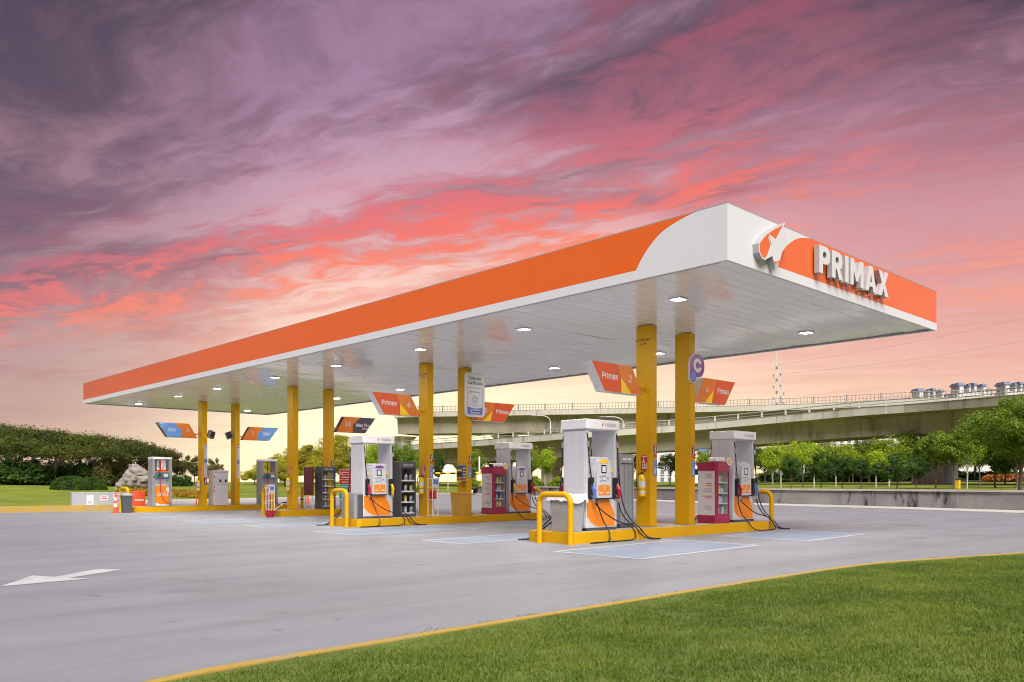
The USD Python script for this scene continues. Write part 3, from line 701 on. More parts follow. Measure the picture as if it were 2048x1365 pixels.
def logo(b_o, b_t, x, z, y, k=1.0):
    b_o.prism([(x - .05 * k, z + .01 * k), (x + .005 * k, z + .055 * k), (x - .02 * k, z + .02 * k), (x + .01 * k, z), (x - .025 * k, z - .005 * k), (x - .03 * k, z - .05 * k), (x - .055 * k, z - .02 * k)], y - .002, y, "y")
    b_t.text("PRIMAX", .056 * k, x + .05 * k, z - .03 * k, y, "-y", .002, align="l")

def fuel_pump(x, yc, label, fl, fr, bl, br, far, cr):
    t = thing("fuel_pump", label, "fuel pump", "fuel pumps", (x, yc + .03, IH))
    MB().box(-.56, .56, -.375, .375, 2.19, 2.405, .012).build("header", "white", t)
    o, w = MB(), MB(); logo(o, w, .02, 2.30, -.3752, 1.15); o.build("header_logo", "decal_orange", t); w.build("header_lettering", "ink_grey", t)
    for a, b, nm in ((-.515, -.43, "side_panel"), (.43, .515, "side_panel")):
        m = MB().box(a, b, -.335, .335, 0.05, 2.19, .01)
        m.build(nm, "pump_white", t)
    sx = -.515                                           # ribs on the outer cheeks
    for s in (-1, 1):
        for y0, y1 in ((-.30, -.13), (-.11, .10), (.12, .30)):
            MB().box(s * .515, s * .527, y0, y1, .10, 2.15, .006).build("cheek_rib", "pump_white", t)
    MB().box(-.43, .43, -.325, .325, .05, 1.52, .02).build("cabinet", "pump_grey", t)
    MB().box(-.40, .40, -.20, .20, 1.52, 1.60, .02).build("cabinet_top", "pump_white", t)
    pump_side(t, False, fl, fr, cr, far); pump_side(t, True, bl, br, cr, 1)
    return t
PX = [13.87, 19.70]
fuel_pump(13.87, ISL[0], "white fuel pump on the nearest island behind the lined grey bin, red and blue nozzles", "blue", "red", "red", "red", 0, "decal_yellow")
fuel_pump(19.70, ISL[0], "white fuel pump at the right end of the nearest island beside the magenta oil cabinet", "red", "blue", "red", "blue", 1, "console")
fuel_pump(13.86, ISL[1], "white fuel pump at the left end of the second island, purple crest on its console", "red", "yellow", "yellow", "red", 0, "purple")
fuel_pump(19.67, ISL[1], "white fuel pump at the right end of the second island, yellow nozzle at its left", "yellow", "red", "red", "yellow", 1, "purple")

# tall grey cupboard beside the right pump of the near island
t = thing("grey_cupboard", "tall plain grey metal cupboard standing against the right fuel pump", "cupboard", None, (20.22, ISL[0] + .48, IH))
MB().box(0, .62, -.15, .30, .0, 2.15, .012).build("body", "pump_grey", t)
MB().box(.02, .58, -.162, -.1505, .06, 1.02, .004).build("door", "pump_grey", t)
MB().box(.02, .58, -.162, -.1505, 1.06, 2.10, .004).build("door", "pump_grey", t)
MB().box(.02, .5, -.18, -.1625, 1.55, 1.58).build("shelf_rail", "mid_grey", t)

# gas dispensers on the last island
def gas_pump(x, label, board):
    yc = ISL[3]
    t = thing("gas_dispenser", label, "gas dispenser", "grey gas dispensers", (x, yc, IH))
    MB().box(-.43, -.30, -.27, .27, 0, 2.08, .012).build("side_post", "mid_grey", t)
    MB().box(.30, .43, -.27, .27, 0, 2.08, .012).build("side_post", "mid_grey", t)
    MB().box(-.43, .43, -.28, .28, 2.08, 2.18, .012).build("top", "white", t)
    MB().box(-.30, .30, -.24, .24, 0, 1.02, .01).build("cabinet", "pump_grey", t)
    MB().box(-.29, .29, -.262, -.241, .10, .90, .004).build("door_decal", "decal_orange", t)
    MB().prism([(-.29, .025), (.29, .025), (.29, .098), (-.10, .098), (-.29, .16)], -.2645, -.2625, "y").build("decal_sweep", "lcd", t)
    MB().prism(Point(.27, .74).buffer(.11, 8).intersection(Polygon([(0, 0), (.29, 0), (.29, 1), (0, 1)])), -.2645, -.2625, "y").build("decal_sweep", "lcd", t)
    MB().text("GNV", .15, .03, .46, -.2625, "-y", .002, wide=1.1).build("lettering", "letter_white", t)
    MB().box(-.30, .30, -.25, .2, 1.02, 1.22, .01).build("middle_panel", "mid_grey", t)
    d = MB().box(-.30, .30, -.29, .15, 1.22, 1.50, .015).build("display_unit", "teal", t)
    MB().box(.06, .24, -.2935, -.291, 1.30, 1.44).build("display", "lcd", d)
    MB().prism(Point(-.13, 1.34).buffer(.06, 8), -.33, -.2905, "y").build("fill_valve", "black", d)
    MB().box(-.30, .30, -.286, -.05, 1.505, 1.55).build("trim", "decal_orange", t)
    MB().prism(Point(-.365, 1.3).buffer(.035, 6), -.29, -.271, "y").prism(Point(.2, 1.12).buffer(.022, 6), -.275, -.2505, "y").build("button", "black", t)
    p = curve([(-.13, -.34, 1.34), (-.14, -.40, 1.0), (-.11, -.40, .6), (.0, -.38, .30), (.2, -.36, .16), (.36, -.31, .14)], 24)
    MB().tube(p, .018, 7).build("hose", "red_plastic", t, smooth=40)
    MB().tube(curve([(-.13, -.30, 2.06), (-.14, -.33, 1.7), (-.13, -.34, 1.40)], 12), .014, 6).build("hose", "black", t, smooth=40)
    if board:
        b = MB().box(-.20, .20, -.16, -.14, 1.56, 2.06).build("notice_board", "notice_white", t)
        MB().box(-.07, -.02, -.165, -.1615, 1.60, 2.03).prism([(-.2, 1.565), (.2, 1.565), (.2, 1.63), (-.2, 1.60)], -.165, -.1615, "y").build("notice_print", "red", b)
        MB().box(-.15, -.12, -.165, -.1615, 1.70, 1.95).box(.10, .13, -.165, -.1615, 1.72, 1.95).box(.0, .07, -.165, -.1615, 1.66, 1.72).build("notice_print", "ink_grey", b)
gas_pump(13.93, "grey gas dispenser with white and red notice, left end of the farthest island", True)
gas_pump(19.05, "grey gas dispenser with open frame, right end of the farthest island", False)
t = thing("meter_cabinet", "plain pale grey cabinet with two small black windows between the farthest columns", "cabinet", None, (16.60, ISL[3], IH))
MB().box(-.36, .36, -.26, .26, 0, 1.50, .015).build("body", "pump_white", t)
MB().box(-.38, .38, -.28, .28, 1.50, 1.62, .02).build("hood", "pump_white", t)
for x in (-.02, .24): MB().box(x - .045, x + .045, -.268, -.2605, 1.06, 1.20).build("window", "screen", t)
MB().box(-.30, .32, -.2625, -.2605, .90, .905).box(-.22, .34, -.2625, -.2605, 1.30, 1.304).build("seam", "mid_grey", t)
for z in (1.28, .62, .82): MB().box(-.33, -.27, -.263, -.2605, z, z + .07).build("warning_sticker", "red", t)

# ------------------------------------------------------------------ hoops in front of the islands
def hoop(x, y0, y1, h, label, ground=0.0):
    t = thing("guard_hoop", label, "guard hoop", "yellow steel hoops guarding the islands", (x, 0, ground))
    r = .18
    pts = [(0, y0, -.05)] + [(0, y0, z) for z in np.linspace(.2, h - r, 3)] + [(0, y0 + r * (1 - math.cos(a)), h - r + r * math.sin(a)) for a in np.linspace(.2, PI / 2, 6)]
    pts += [(0, y1 - r * (1 - math.cos(a)), h - r + r * math.sin(a)) for a in np.linspace(PI / 2, .2, 6)] + [(0, y1, z) for z in np.linspace(h - r, .2, 3)] + [(0, y1, -.05)]
    MB().tube(pts, .060, 14).build("tube", "yellow", t, smooth=40)
    for yy in (y0, y1): MB().cyl(0, yy, .0, .012, .095, n=14).build("foot_plate", "yellow", t)
hoop(12.35, 11.33, 12.21, 1.02, "yellow tube hoop at the left end of the nearest island")
hoop(20.56, 11.47, 12.35, 1.02, "yellow tube hoop at the right end of the nearest island, by the grey cupboard")
hoop(12.76, 20.31, 21.10, 1.04, "yellow tube hoop at the left end of the second island")
hoop(20.60, 20.30, 21.12, 1.04, "yellow tube hoop at the right end of the second island")
hoop(14.78, 28.60, 29.40, 1.04, "yellow tube hoop at the left end of the third island, behind the red bucket")
hoop(12.36, 36.85, 37.75, 1.04, "yellow tube hoop at the left end of the farthest island, by the lidded dark bin")
# ------------------------------------------------------------------ bins
def tapered_bin(name, label, x, y, z, w, d, h, mat, rim=True, liner=False, lid=None, rz=0):
    t = thing(name, label, "bin", None, (x, y, z), rz)
    k = .82
    outer = [(-w * k, -d * k), (w * k, -d * k), (w * k, d * k), (-w * k, d * k)]
    b = MB()
    bot = [(sx * w * k, sy * d * k, 0) for sx, sy in ((-1, -1), (1, -1), (1, 1), (-1, 1))]; top = [(sx * w, sy * d, h) for sx, sy in ((-1, -1), (1, -1), (1, 1), (-1, 1))]
    itop = [(px * .93, py * .93, h) for px, py, _ in top]; ib = [(px * .9, py * .9, .03) for px, py, _ in bot]
    V = bot + top + itop + ib
    F = [(0, 2, 1), (0, 3, 2)]
    for i in range(4):
        j = (i + 1) % 4
        F += [(i, j, j + 4), (i, j + 4, i + 4), (i + 4, j + 4, j + 8), (i + 4, j + 8, i + 8), (i + 8, j + 8, j + 12), (i + 8, j + 12, i + 12)]
    F += [(12, 13, 14), (12, 14, 15)]
    b.add(V, F).build("body", mat, t)
    if rim: MB().box(-w - .012, w + .012, -d - .012, -d + .02, h - .05, h + .012, .006).box(-w - .012, w + .012, d - .02, d + .012, h - .05, h + .012, .006).box(-w - .012, -w + .02, -d + .02, d - .02, h - .05, h + .012, .006).box(w - .02, w + .012, -d + .02, d - .02, h - .05, h + .012, .006).build("rim", mat, t)
    if liner:
        n = 72; th = np.arange(n) * 2 * PI / n; rr = np.random.RandomState(7)
        sq = lambda a, s_: np.c_[np.clip(np.cos(a) * 1.45, -1, 1) * (w + s_), np.clip(np.sin(a) * 1.45, -1, 1) * (d + s_)]
        prof = [(-.06, h - .12), (-.04, h - .02), (-.005, h + .03), (.028, h + .02), (.040, h - .06), (.046, h - .13)]
        L = []
        for i, (s_, z_) in enumerate(prof):
            p = sq(th, s_); jig = (meshkit.noise(np.c_[th * 5, np.full(n, i * .8), np.zeros(n)], 3) - .5)
            L.append(np.c_[p * (1 + .03 * jig[:, None]), z_ + jig * (.02 + (.09 if i == 5 else .02))])
        v = np.vstack(L); f = []
        for i in range(len(prof) - 1):
            for j in range(n):
                a, b2, c_, d_ = i * n + j, i * n + (j + 1) % n, (i + 1) * n + j, (i + 1) * n + (j + 1) % n
                f += [(a, c_, d_), (a, d_, b2)]
        mesh_prim("liner", (v, np.array(f)), "liner", t, 50)
    if lid: MB().hull([(sx * (w + .02), sy * (d + .02), h) for sx in (-1, 1) for sy in (-1, 1)] + [(sx * (w + .02), sy * (d + .02), h + .05) for sx in (-1, 1) for sy in (-1, 1)] + [(sx * w * .7, sy * d * .7, h + .10) for sx in (-1, 1) for sy in (-1, 1)]).build("lid", lid, t)
    return t
tapered_bin("waste_bin", "tapered grey bin with a clear plastic liner, left of the nearest fuel pump", 12.98, 12.00, IH, .27, .27, .76, "bin_grey", liner=True)
t = thing("waste_bin", "square grey metal bin beside the yellow hoop of the second island", "bin", None, (13.10, 20.72, IH))
MB().box(-.05, .42, -.34, .34, 0, .72, .01).box(-.055, .425, -.345, .345, .70, .74, .008).build("body", "mid_grey", t)
MB().box(.06, .426, -.352, -.3405, .02, .68).build("side_plate", "dark_grey", t)
tapered_bin("waste_bin", "open yellow bin standing before the right column of the second island", 17.02, 20.36, IH, .25, .22, .72, "bin_yellow")
tapered_bin("waste_bin", "dark grey lidded bin on the ground by the traffic cone", 12.22, 36.62, 0, .185, .185, .72, "dark_grey", lid="mid_grey")

# ------------------------------------------------------------------ traffic cones
def cone(x, y, z, h, label, striped=True, faded=False):
    t = thing("traffic_cone", label, "traffic cone", "orange traffic cones", (x, y, z))
    s = h / .75
    MB().box(-.125 * s, .125 * s, -.125 * s, .125 * s, 0, .03 * s, .01).build("base", "cone_orange", t)
    R = lambda zz: (.092 - .070 * zz / .75) * s
    MB().lathe([(R(0), .03 * s), (R(.73), .75 * s), (.0, .75 * s)], n=16).build("body", "cone_orange", t, smooth=40)
    if striped:
        for a, b in ((.22, .36), (.46, .58)):
            MB().lathe([(R(a) + .010, a * s), (R(b) + .010, b * s)], n=16).build("reflective_band", "letter_white", t, smooth=40)
cone(11.83, 36.75, 0, .84, "tall orange and white cone beside the dark lidded bin")
cone(25.3, 44.6, .0, .75, "small plain orange cone on the drive beyond the farthest island", False)
cone(18.4, 39.9, .0, .72, "orange cone with white bands half hidden behind the pale grey cabinet")
cone(15.45, 37.2, IH, .33, "tiny orange cone at the foot of the farthest left column", False)

# ------------------------------------------------------------------ fire extinguishers on the columns
def extinguisher(ix, iy, z, label):
    x, y = CX[ix] - .095, ISL[iy] - .04
    t = thing("fire_extinguisher", label, "fire extinguisher", "fire extinguishers hung on columns", (x, y, z))
    MB().lathe([(0, 0), (.07, 0), (.082, .02), (.082, .40), (.07, .46), (.035, .50), (.028, .52), (0, .52)], n=18).build("cylinder", "decal_yellow", t, smooth=40)
    MB().lathe([(.083, .23), (.083, .36)], n=18).build("label_sheet", "notice_white", t, smooth=40)
    MB().lathe([(.083, .06), (.083, .12)], n=18).build("label_sheet", "notice_white", t, smooth=40)
    MB().lathe([(.0845, .165), (.0845, .18)], n=18).build("strap", "black", t, smooth=40)
    MB().box(-.02, .02, -.025, .025, .52, .57, .006).hull([(-.015, -.02, .57), (.015, -.02, .57), (-.015, .02, .57), (.015, .02, .57), (-.015, -.10, .60), (.015, -.10, .60), (-.015, -.10, .585), (.015, -.10, .585)]).build("valve", "black", t)
    MB().tube(curve([(-.02, .02, .55), (-.05, .10, .53), (-.06, .115, .40), (-.05, .10, .14)], 16), .011, 6).build("hose", "black", t, smooth=40)
    MB().box(.075, .094, -.05, .05, .1, .45).build("bracket", "mid_grey", t)
extinguisher(0, 0, .94, "yellow extinguisher on the nearest column under its red sign")
extinguisher(0, 1, .92, "yellow extinguisher on the left column of the second island")
extinguisher(0, 2, .96, "yellow extinguisher on the left column of the third island")
extinguisher(0, 3, .90, "yellow extinguisher on the left column of the farthest island")

# ------------------------------------------------------------------ bottles (kinds) and the cabinets that hold them
def bottle_kind(name, mat, cap, lab, h):
    k = kind_of(name); w, d = .047, .033
    body = MB().box(-w, w, -d, d, 0, h * .72, .014)
    body.hull([(sx * w, sy * d, h * .70) for sx in (-1, 1) for sy in (-1, 1)] + [(sx * .018 + .012, sy * .016, h * .88) for sx in (-1, 1) for sy in (-1, 1)])
    body.build("bottle_body", mat, k)
    MB().cyl(.012, 0, h * .87, h, .019, n=10).build("cap", cap, k)
    MB().box(-w * .8, w * .8, -d - .002, -d - .0004, h * .15, h * .60).build("label_sheet", lab, k)
bottle_kind("yellow_bottle", "decal_yellow", "red_plastic", "notice_white", .24)
bottle_kind("white_bottle", "notice_white", "decal_yellow", "ink_grey", .23)
bottle_kind("grey_bottle", "console", "ink_black", "notice_white", .25)
bottle_kind("blue_bottle", "blue_plastic", "notice_white", "notice_white", .22)
ORD = ["first", "second", "third", "fourth"]
SHELF = ["lowest", "second lowest", "second highest", "highest"]
POS = ["left", "middle", "right"]
def shell_badge(t, x, y, z, r):
    MB().prism(Point(x, z).buffer(r, 12), y - .035, y, "y").build("round_badge", "notice_white", t)
    pts = [(x + r * .62 * math.sin(a) * (1 if abs(a) < 2.2 else .6), z + r * .62 * math.cos(a) * 1.05) for a in np.linspace(-2.6, 2.6, 15)]
    MB().prism(Polygon(pts), y - .038, y - .0355, "y").build("badge_shell", "red", t)
    MB().prism(Polygon(pts).buffer(-r * .09), y - .041, y - .0385, "y").build("badge_shell", "decal_yellow", t, label="yellow scalloped shell shape")
CAB = ["yellow", "white", "grey", "blue"]
def oil_cabinet(x, y, where, seed, fill=True, dice=False, isl="nearest"):
    """magenta display cabinet: white lettered side, glazed front with four shelves"""
    rr = random.Random(seed)
    t = thing("oil_cabinet", f"magenta display cabinet of oil bottles {where}", "display cabinet", "magenta oil cabinets", (x, y, IH))
    w, d, h = .62, .56, 1.56
    pl = Polygon([(0, .06), (.06, 0), (w - .03, 0), (w, .03), (w, d), (0, d)])
    MB().prism(pl.buffer(.012, 1, join_style=2), 0, .20).build("plinth", "magenta", t)
    MB().prism(pl.buffer(.012, 1, join_style=2), 1.34, h - .01).build("crown", "magenta", t)
    MB().prism(Polygon([(.02, .05), (.055, .015), (w - .02, .015), (w - .02, d - .02), (.02, d - .02)]), h - .01, h + .0).build("top_sheet", "magenta", t)
    MB().box(.10, w - .04, .10, .32, h + .002, h + .13, .03).build("lamp_box", "white", t)
    shell_badge(t, w - .08, .0, h + .02, .105)
    if dice: MB().box(.02, .13, .12, .24, h + .002, h + .10, .02).box(.14, .23, .14, .24, h + .002, h + .09, .02).build("black_boxes", "black", t)
    MB().box(0, .02, .062, d, .20, 1.34).box(.02, w, d - .02, d, .20, 1.34).box(w - .02, w, .03, d - .02, .20, 1.34).build("body_panel", "pump_white", t)
    MB().box(.01, .066, .045, .066, .20, 1.34).box(.062, .085, -.0, .03, .20, 1.34).box(w - .055, w - .03, 0, .03, .20, 1.34).box(.085, w - .055, 0, .03, .20, .235).box(.085, w - .055, 0, .03, 1.305, 1.34).build("door_frame", "magenta", t)
    MB().hull([(.012, .058, .2), (.012, .058, 1.34), (.064, .006, .2), (.064, .006, 1.34), (.02, .066, .2), (.02, .066, 1.34), (.072, .014, .2), (.072, .014, 1.34)]).build("corner_strip", "magenta", t)
    MB().box(.085, w - .055, .010, .016, .235, 1.305).build("glass_door", "glass", t)
    for z in (.235, .50, .77, 1.04):
        MB().box(.03, w - .03, .05, d - .03, z - .012, z).build("shelf", "white", t)
        if z > .3: MB().box(.09, w - .06, .035, .05, z - .02, z + .012).build("shelf_edge", "letter_white", t)
    b, b2 = MB(), MB()
    for j, (z, n) in enumerate(((1.24, 3), (1.00, 2), (.88, 3), (.68, 2), (.42, 3))):
        for k in range(n):
            (b2 if j in (1, 3) else b).box(-.0022, -.0004, .14, .14 + rr.uniform(.18, .30), z - k * .045, z - k * .045 + .02)
    b.build("side_print", "ink_grey", t); b2.build("side_print", "red", t)
    if fill:
        for s, z in enumerate((.236, .501, .771, 1.041)):
            for k in range(3):
                c_ = rr.choice(CAB)
                copy_of(c_ + "_bottle", "oil_bottle", f"{c_} bottle, {POS[k]} of {SHELF[s]} shelf, magenta cabinet on the {isl} island", "oil bottle", "oil bottles on display", (x + .155 + k * .15, y + .13 + rr.uniform(0, .05), IH + z), rr.uniform(-14, 14), rr.uniform(.85, .97))
    return t
oil_cabinet(18.24, 11.70, "by the right pump of the nearest island", 4)
oil_cabinet(18.30, 20.24, "by the right pump of the second island", 9, dice=True, isl="second")
oil_cabinet(18.30, 28.75, "behind the price board on the third island", 12, fill=False)

def rack(x, y, w, d, label, where, mat, seed, rows=4, n=3, shut=False):
    rr = random.Random(seed)
    t = thing("display_rack", label, "display rack", "dark glazed display racks", (x, y, IH))
    h = 1.68
    MB().box(0, w, 0, d, 0, .09).build("plinth", "dark_grey", t)
    MB().box(0, w, 0, d, h - .20, h, .008).build("header", mat, t)
    MB().box(0, .03, .04, d, .09, h - .20).box(.03, w, d - .02, d, .09, h - .20).box(w - .03, w, .04, d - .02, .09, h - .20).build("carcass", mat, t)
    MB().box(0, .035, 0, .038, .09, h - .2).box(w - .035, w, 0, .038, .09, h - .2).build("door_frame", mat, t)
    MB().box(.035, w - .035, .012, .018, .09, h - .20).build("glass_door", "glass", t)
    MB().box(w * .18, w * .46, -.0024, -.0004, h - .13, h - .08).box(w * .52, w * .80, -.0024, -.0004, h - .13, h - .08).build("header_print", "ink_grey" if not shut else "notice_white", t)
    zs = np.linspace(.10, h - .26, rows + 1)[:-1] if not shut else []
    for s, z in enumerate(zs):
        MB().box(.032, w - .032, .05, d - .022, z - .006, z + .008).box(.036, w - .036, .03, .049, z - .012, z + .03).build("shelf", "white", t)
        for k in range(n):
            c_ = rr.choice(["white", "grey", "white", "yellow" if seed == 2 else "grey"])
            num = ["bottom", "second", "third", "fourth", "top"][s]
            copy_of(c_ + "_bottle", "oil_bottle", f"{c_} bottle, {ORD[k]} from left on {num} shelf, {where}", "oil bottle", "oil bottles on display", (x + .09 + k * (w - .18) / max(1, n - 1), y + .12 + rr.uniform(0, .05), IH + z + .009), rr.uniform(-12, 12), .92)
    if shut:
        MB().box(w * .33, w * .35, -.004, .011, .09, h - .2).box(w * .66, w * .68, -.004, .011, .09, h - .2).build("door_bar", mat, t)
        MB().box(.04, w - .04, .03, .04, .10, h - .22).build("blind", "bin_grey", t)
    return t
rack(14.78, 12.02, .50, .50, "grey glazed rack with frosted doors behind the nearest fuel pump", "nearest rack", "mid_grey", 1, shut=True)
rack(14.80, 20.55, .58, .50, "dark glazed rack of oil bottles behind the left pump of the second island", "dark rack on the second island", "dark_grey", 2)
rack(16.96, 28.80, .62, .52, "dark glazed rack of small white bottles on the third island", "dark rack on the third island", "dark_grey", 3, rows=5, n=4)
t = thing("advert_panel", "dark maroon panel standing behind the bottle rack of the third island", "panel", None, (16.70, 29.5, IH))
MB().box(0, .05, -.45, .25, .55, 1.66, .008).build("panel", "maroon", t); MB().box(.01, .04, -.40, -.36, 0, .55).build("leg", "white", t); MB().box(.01, .04, .16, .20, 0, .55).build("leg", "white", t)

# price board
t = thing("price_board", "standing board of red and green price strips on the third island", "price board", None, (17.52, 28.42, IH))
MB().box(0, .56, 0, .03, .32, 1.56, .005).build("board", "notice_white", t)
for k in range(6):
    z = 1.44 - k * .19
    MB().box(.015, .545, -.004, -.0005, z - .07, z + .10).build("price_strip", "red" if k < 3 else "green_print", t)
b = MB()
for k in range(6): b.box(.05 + .03 * (k % 3), .42 + .04 * (k % 2), -.0062, -.0045, 1.44 - k * .19 - .01, 1.44 - k * .19 + .03)
b.build("strip_print", "letter_white", t)
for x in (.05, .47): MB().box(x, x + .04, .0, .03, 0, .32).build("leg", "mid_grey", t)

# card and gauge rack on the right column of the second island
t = thing("tool_rack", "black and yellow rack of small tools fixed to the right column of the second island", "tool rack", None, (CX[1] - .16, ISL[1] - .12, 1.28))
MB().box(0, .155, -.10, .20, 0, .54, .012).build("case", "dark_grey", t)
MB().box(-.008, -.0005, -.08, .18, .36, .42).box(-.008, -.0005, -.08, .18, .0, .06).build("face_strip", "decal_yellow", t)
MB().box(-.008, -.0005, -.08, .18, .10, .16).build("face_strip", "decal_orange", t)
MB().box(-.008, -.0005, -.06, .16, .20, .32).build("face_screen", "screen", t)
for k in range(5): MB().box(.02, .135, -.108, -.1005, .05 + k * .095, .085 + k * .095).build("label_plate", "notice_white", t)
MB().box(.02, .14, -.09, .0, .541, .60, .006).build("top_box", "bin_grey", t)

# window-washing stands
def wash_stand(x, y, z, h, label, bucket):
    t = thing("wash_stand", label, "wash stand", "white wire stands for window washing", (x, y, z))
    w = .11; z0 = .18 if bucket else 0
    b = MB()
    for sx in (-1, 1):
        for sy in (-1, 1): b.tube([(sx * w, sy * w, z0), (sx * w, sy * w, h)], .011, 6)
    b.build("uprights", "white", t)
    for zz in (z0 + .04, z0 + (h - z0) * .45, h - .28, h):
        MB().tube([(-w, -w, zz), (w, -w, zz), (w, w, zz), (-w, w, zz), (-w, -w, zz)], .009, 6).build("ring", "white", t)
    MB().box(-w - .012, w + .012, -w - .022, -w - .012, h - .24, h + .02).build("notice", "notice_white", t)
    MB().box(-w + .02, w - .02, -w - .0245, -w - .0225, h - .18, h - .02).build("notice_print", "notice_blue", t)
    if bucket:
        MB().lathe([(0, 0), (.13, 0), (.175, .24), (.185, .24), (.185, .255), (.165, .255), (.12, .02), (0, .02)], n=20).build("bucket", "red_plastic", t, smooth=35)
        MB().tube([(.10, 0, .22), (.75, .35, .52)], .013, 6).build("squeegee_pole", "white", t)
        MB().box(.70, .80, .25, .45, .50, .55, .01).build("squeegee_head", "black", t)
    else:
        MB().box(-.09, .09, -.08, .08, .52, .80, .02).build("towel_box", "red", t)
wash_stand(15.80, 20.24, IH, 1.16, "white wire stand before the left column of the second island", False)
wash_stand(14.42, 28.12, 0, 1.16, "white wire stand in a red bucket on the ground by the third island", True)

# ------------------------------------------------------------------ numbered signs
def num_sign(iy, right, label, kind, number, word, small=None):
    c = ISL[iy]; yf, yb = c - .10, c + .17
    if not right: P = [(13.78, 3.95), (15.18, 3.95), (15.57, 3.315), (14.22, 3.315)]
    else: P = [(18.12, 3.95), (19.60, 3.95), (19.10, 3.315), (17.74, 3.315)]
    t = thing("number_sign", label, "number sign", "numbered signs on the columns", (0, 0, 0))
    A = np.array(P)
    MB().prism(P, yf + .003, yb, "y").build("sign_box", "white" if kind == "primax" else "sign_dark", t)
    at = lambda u, v: tuple(A[0] * (1 - u) * (1 - v) + A[1] * u * (1 - v) + A[3] * (1 - u) * v + A[2] * u * v)   # u along, v down
    if kind == "primax":
        m = .60 if not right else .42
        a, b_ = ((0, m), (m, 1))
        ap = at(m - .015 if not right else m + .02, .45)
        mats = ("sign_red", "sign_orange") if not right else ("sign_orange", "sign_red")
        tl, tr = (at(.43 if not right else .30, 1), at(.70 if not right else .54, 1))
        MB().prism([at(0, 0), at(m + .03 * (-1 if right else 1), 0), ap, tl, at(0, 1)], yf, yf + .0028, "y").build("face", mats[0], t)
        MB().prism([at(m + .03 * (-1 if right else 1), 0), at(1, 0), at(1, 1), tr, ap], yf, yf + .0028, "y").build("face", mats[1], t)
        MB().prism([ap, tr, tl], yf - .0012, yf + .0028, "y").build("triangle", "decal_yellow", t)
    else:
        m = .50
        c1 = "sign_blue" if kind == "gnv" else "sign_dark"
        ap = (at(m + .14, .5) if not right else at(m - .10, .5)); t0, t1 = at(m + (.02 if not right else .0), 0), at(m + (-.06 if not right else .06), 1)
        mats = (c1, "sign_orange") if not right else ("sign_orange", c1)
        MB().prism([at(0, 0), t0, ap, t1, at(0, 1)], yf, yf + .0028, "y").build("face", mats[0], t)
        MB().prism([t0, at(1, 0), at(1, 1), t1, ap], yf, yf + .0028, "y").build("face", mats[1], t)
    xc = A[:, 0].mean()
    wx, nx = (14.40 if kind == "primax" else 14.42, 15.12) if not right else (19.02 if kind == "primax" else 18.98, 18.26)
    zb = 3.60 if kind == "primax" else 3.565
    MB().text(word, .135, wx, zb, yf - .0015, "-y", .002, wide=.95).build("lettering", "letter_white", t)
    MB().text(number, .165, nx, 3.575, yf - .0015, "-y", .002, bold=False).build("number", "letter_white", t)
    if small: MB().text(small, .07, 19.08, 3.46, yf - .0015, "-y", .002).build("lettering", "letter_white", t)
    if not right: MB().box(15.40, CX[0] - .001, c - .03, c + .03, 3.46, 3.52).box(CX[0] - .012, CX[0] - .0012, c - .07, c + .07, 3.40, 3.60).build("bracket", "yellow" if kind == "primax" else "sign_orange", t)
    else: MB().box(CX[1] + SXc + .001, 17.95, c - .03, c + .03, 3.44, 3.50).box(CX[1] + SXc + .0012, CX[1] + SXc + .012, c - .07, c + .07, 3.38, 3.58).build("bracket", "sign_orange", t)
num_sign(0, False, "slanted orange sign reading Primax 2 on the nearest column", "primax", "2", "Primax")
num_sign(0, True, "slanted orange sign reading 4 Primax on the nearest island", "primax", "4", "Primax")
num_sign(1, False, "slanted orange sign reading Primax 6 on the second island", "primax", "6", "Primax")
num_sign(1, True, "slanted orange sign reading 8 Primax partly behind the white certificate sign", "primax", "8", "Primax")
num_sign(2, True, "slanted orange and dark grey sign reading 10 Max Pro", "maxpro", "10", "Max Pro", "Diesel")
num_sign(3, False, "slanted blue and orange sign reading GNV 3", "gnv", "3", "GNV")
num_sign(3, True, "slanted orange and blue sign reading 1 GNV", "gnv", "1", "GNV")

# white certificate sign
t = thing("certificate_sign", "white rounded sign reading Estación Certificada on the second island column", "sign", None, (0, 20.36, 0))
R = lambda a, b, c, d, r: Polygon([(a, c), (b, c), (b, d), (a, d)]).buffer(-r).buffer(r, 6)
MB().prism(R(17.18, 18.01, 3.40, 4.83, .12), -.03, .02, "y").build("panel", "letter_white", t)
b = MB().text("Estación", .105, 17.60, 4.60, -.0302, "-y", .002, wide=.92).text("Certificada", .105, 17.60, 4.45, -.0302, "-y", .002, wide=.88)
b.build("lettering", "ink_black", t)
fr = R(17.27, 17.92, 3.47, 4.34, .07)
MB().prism(fr.difference(fr.buffer(-.014)), -.0322, -.0302, "y").build("frame_line", "cobalt", t)
lo = fr.buffer(-.02).intersection(Polygon([(17.2, 3.4), (18, 3.4), (18, 3.74), (17.8, 3.69), (17.6, 3.67), (17.4, 3.69), (17.2, 3.74)]))
MB().prism(lo, -.0322, -.0302, "y").build("blue_foot", "cobalt", t)
MB().text("Operaciones", .062, 17.60, 3.60, -.0324, "-y", .002, wide=.95).text("Bioseguras", .062, 17.60, 3.51, -.0324, "-y", .002, wide=.95).build("lettering", "letter_white", t)
g_ = MB().prism(Point(17.40, 4.21).buffer(.045, 6), -.0322, -.0302, "y").box(17.47, 17.82, -.0322, -.0302, 4.19, 4.225)
g_.build("small_crest", "ink_grey", t)
star8 = Polygon([(17.595 + (.13 if k % 2 else .10) * math.cos(k * PI / 8 + .2), 3.96 + (.13 if k % 2 else .10) * math.sin(k * PI / 8 + .2)) for k in range(16)])
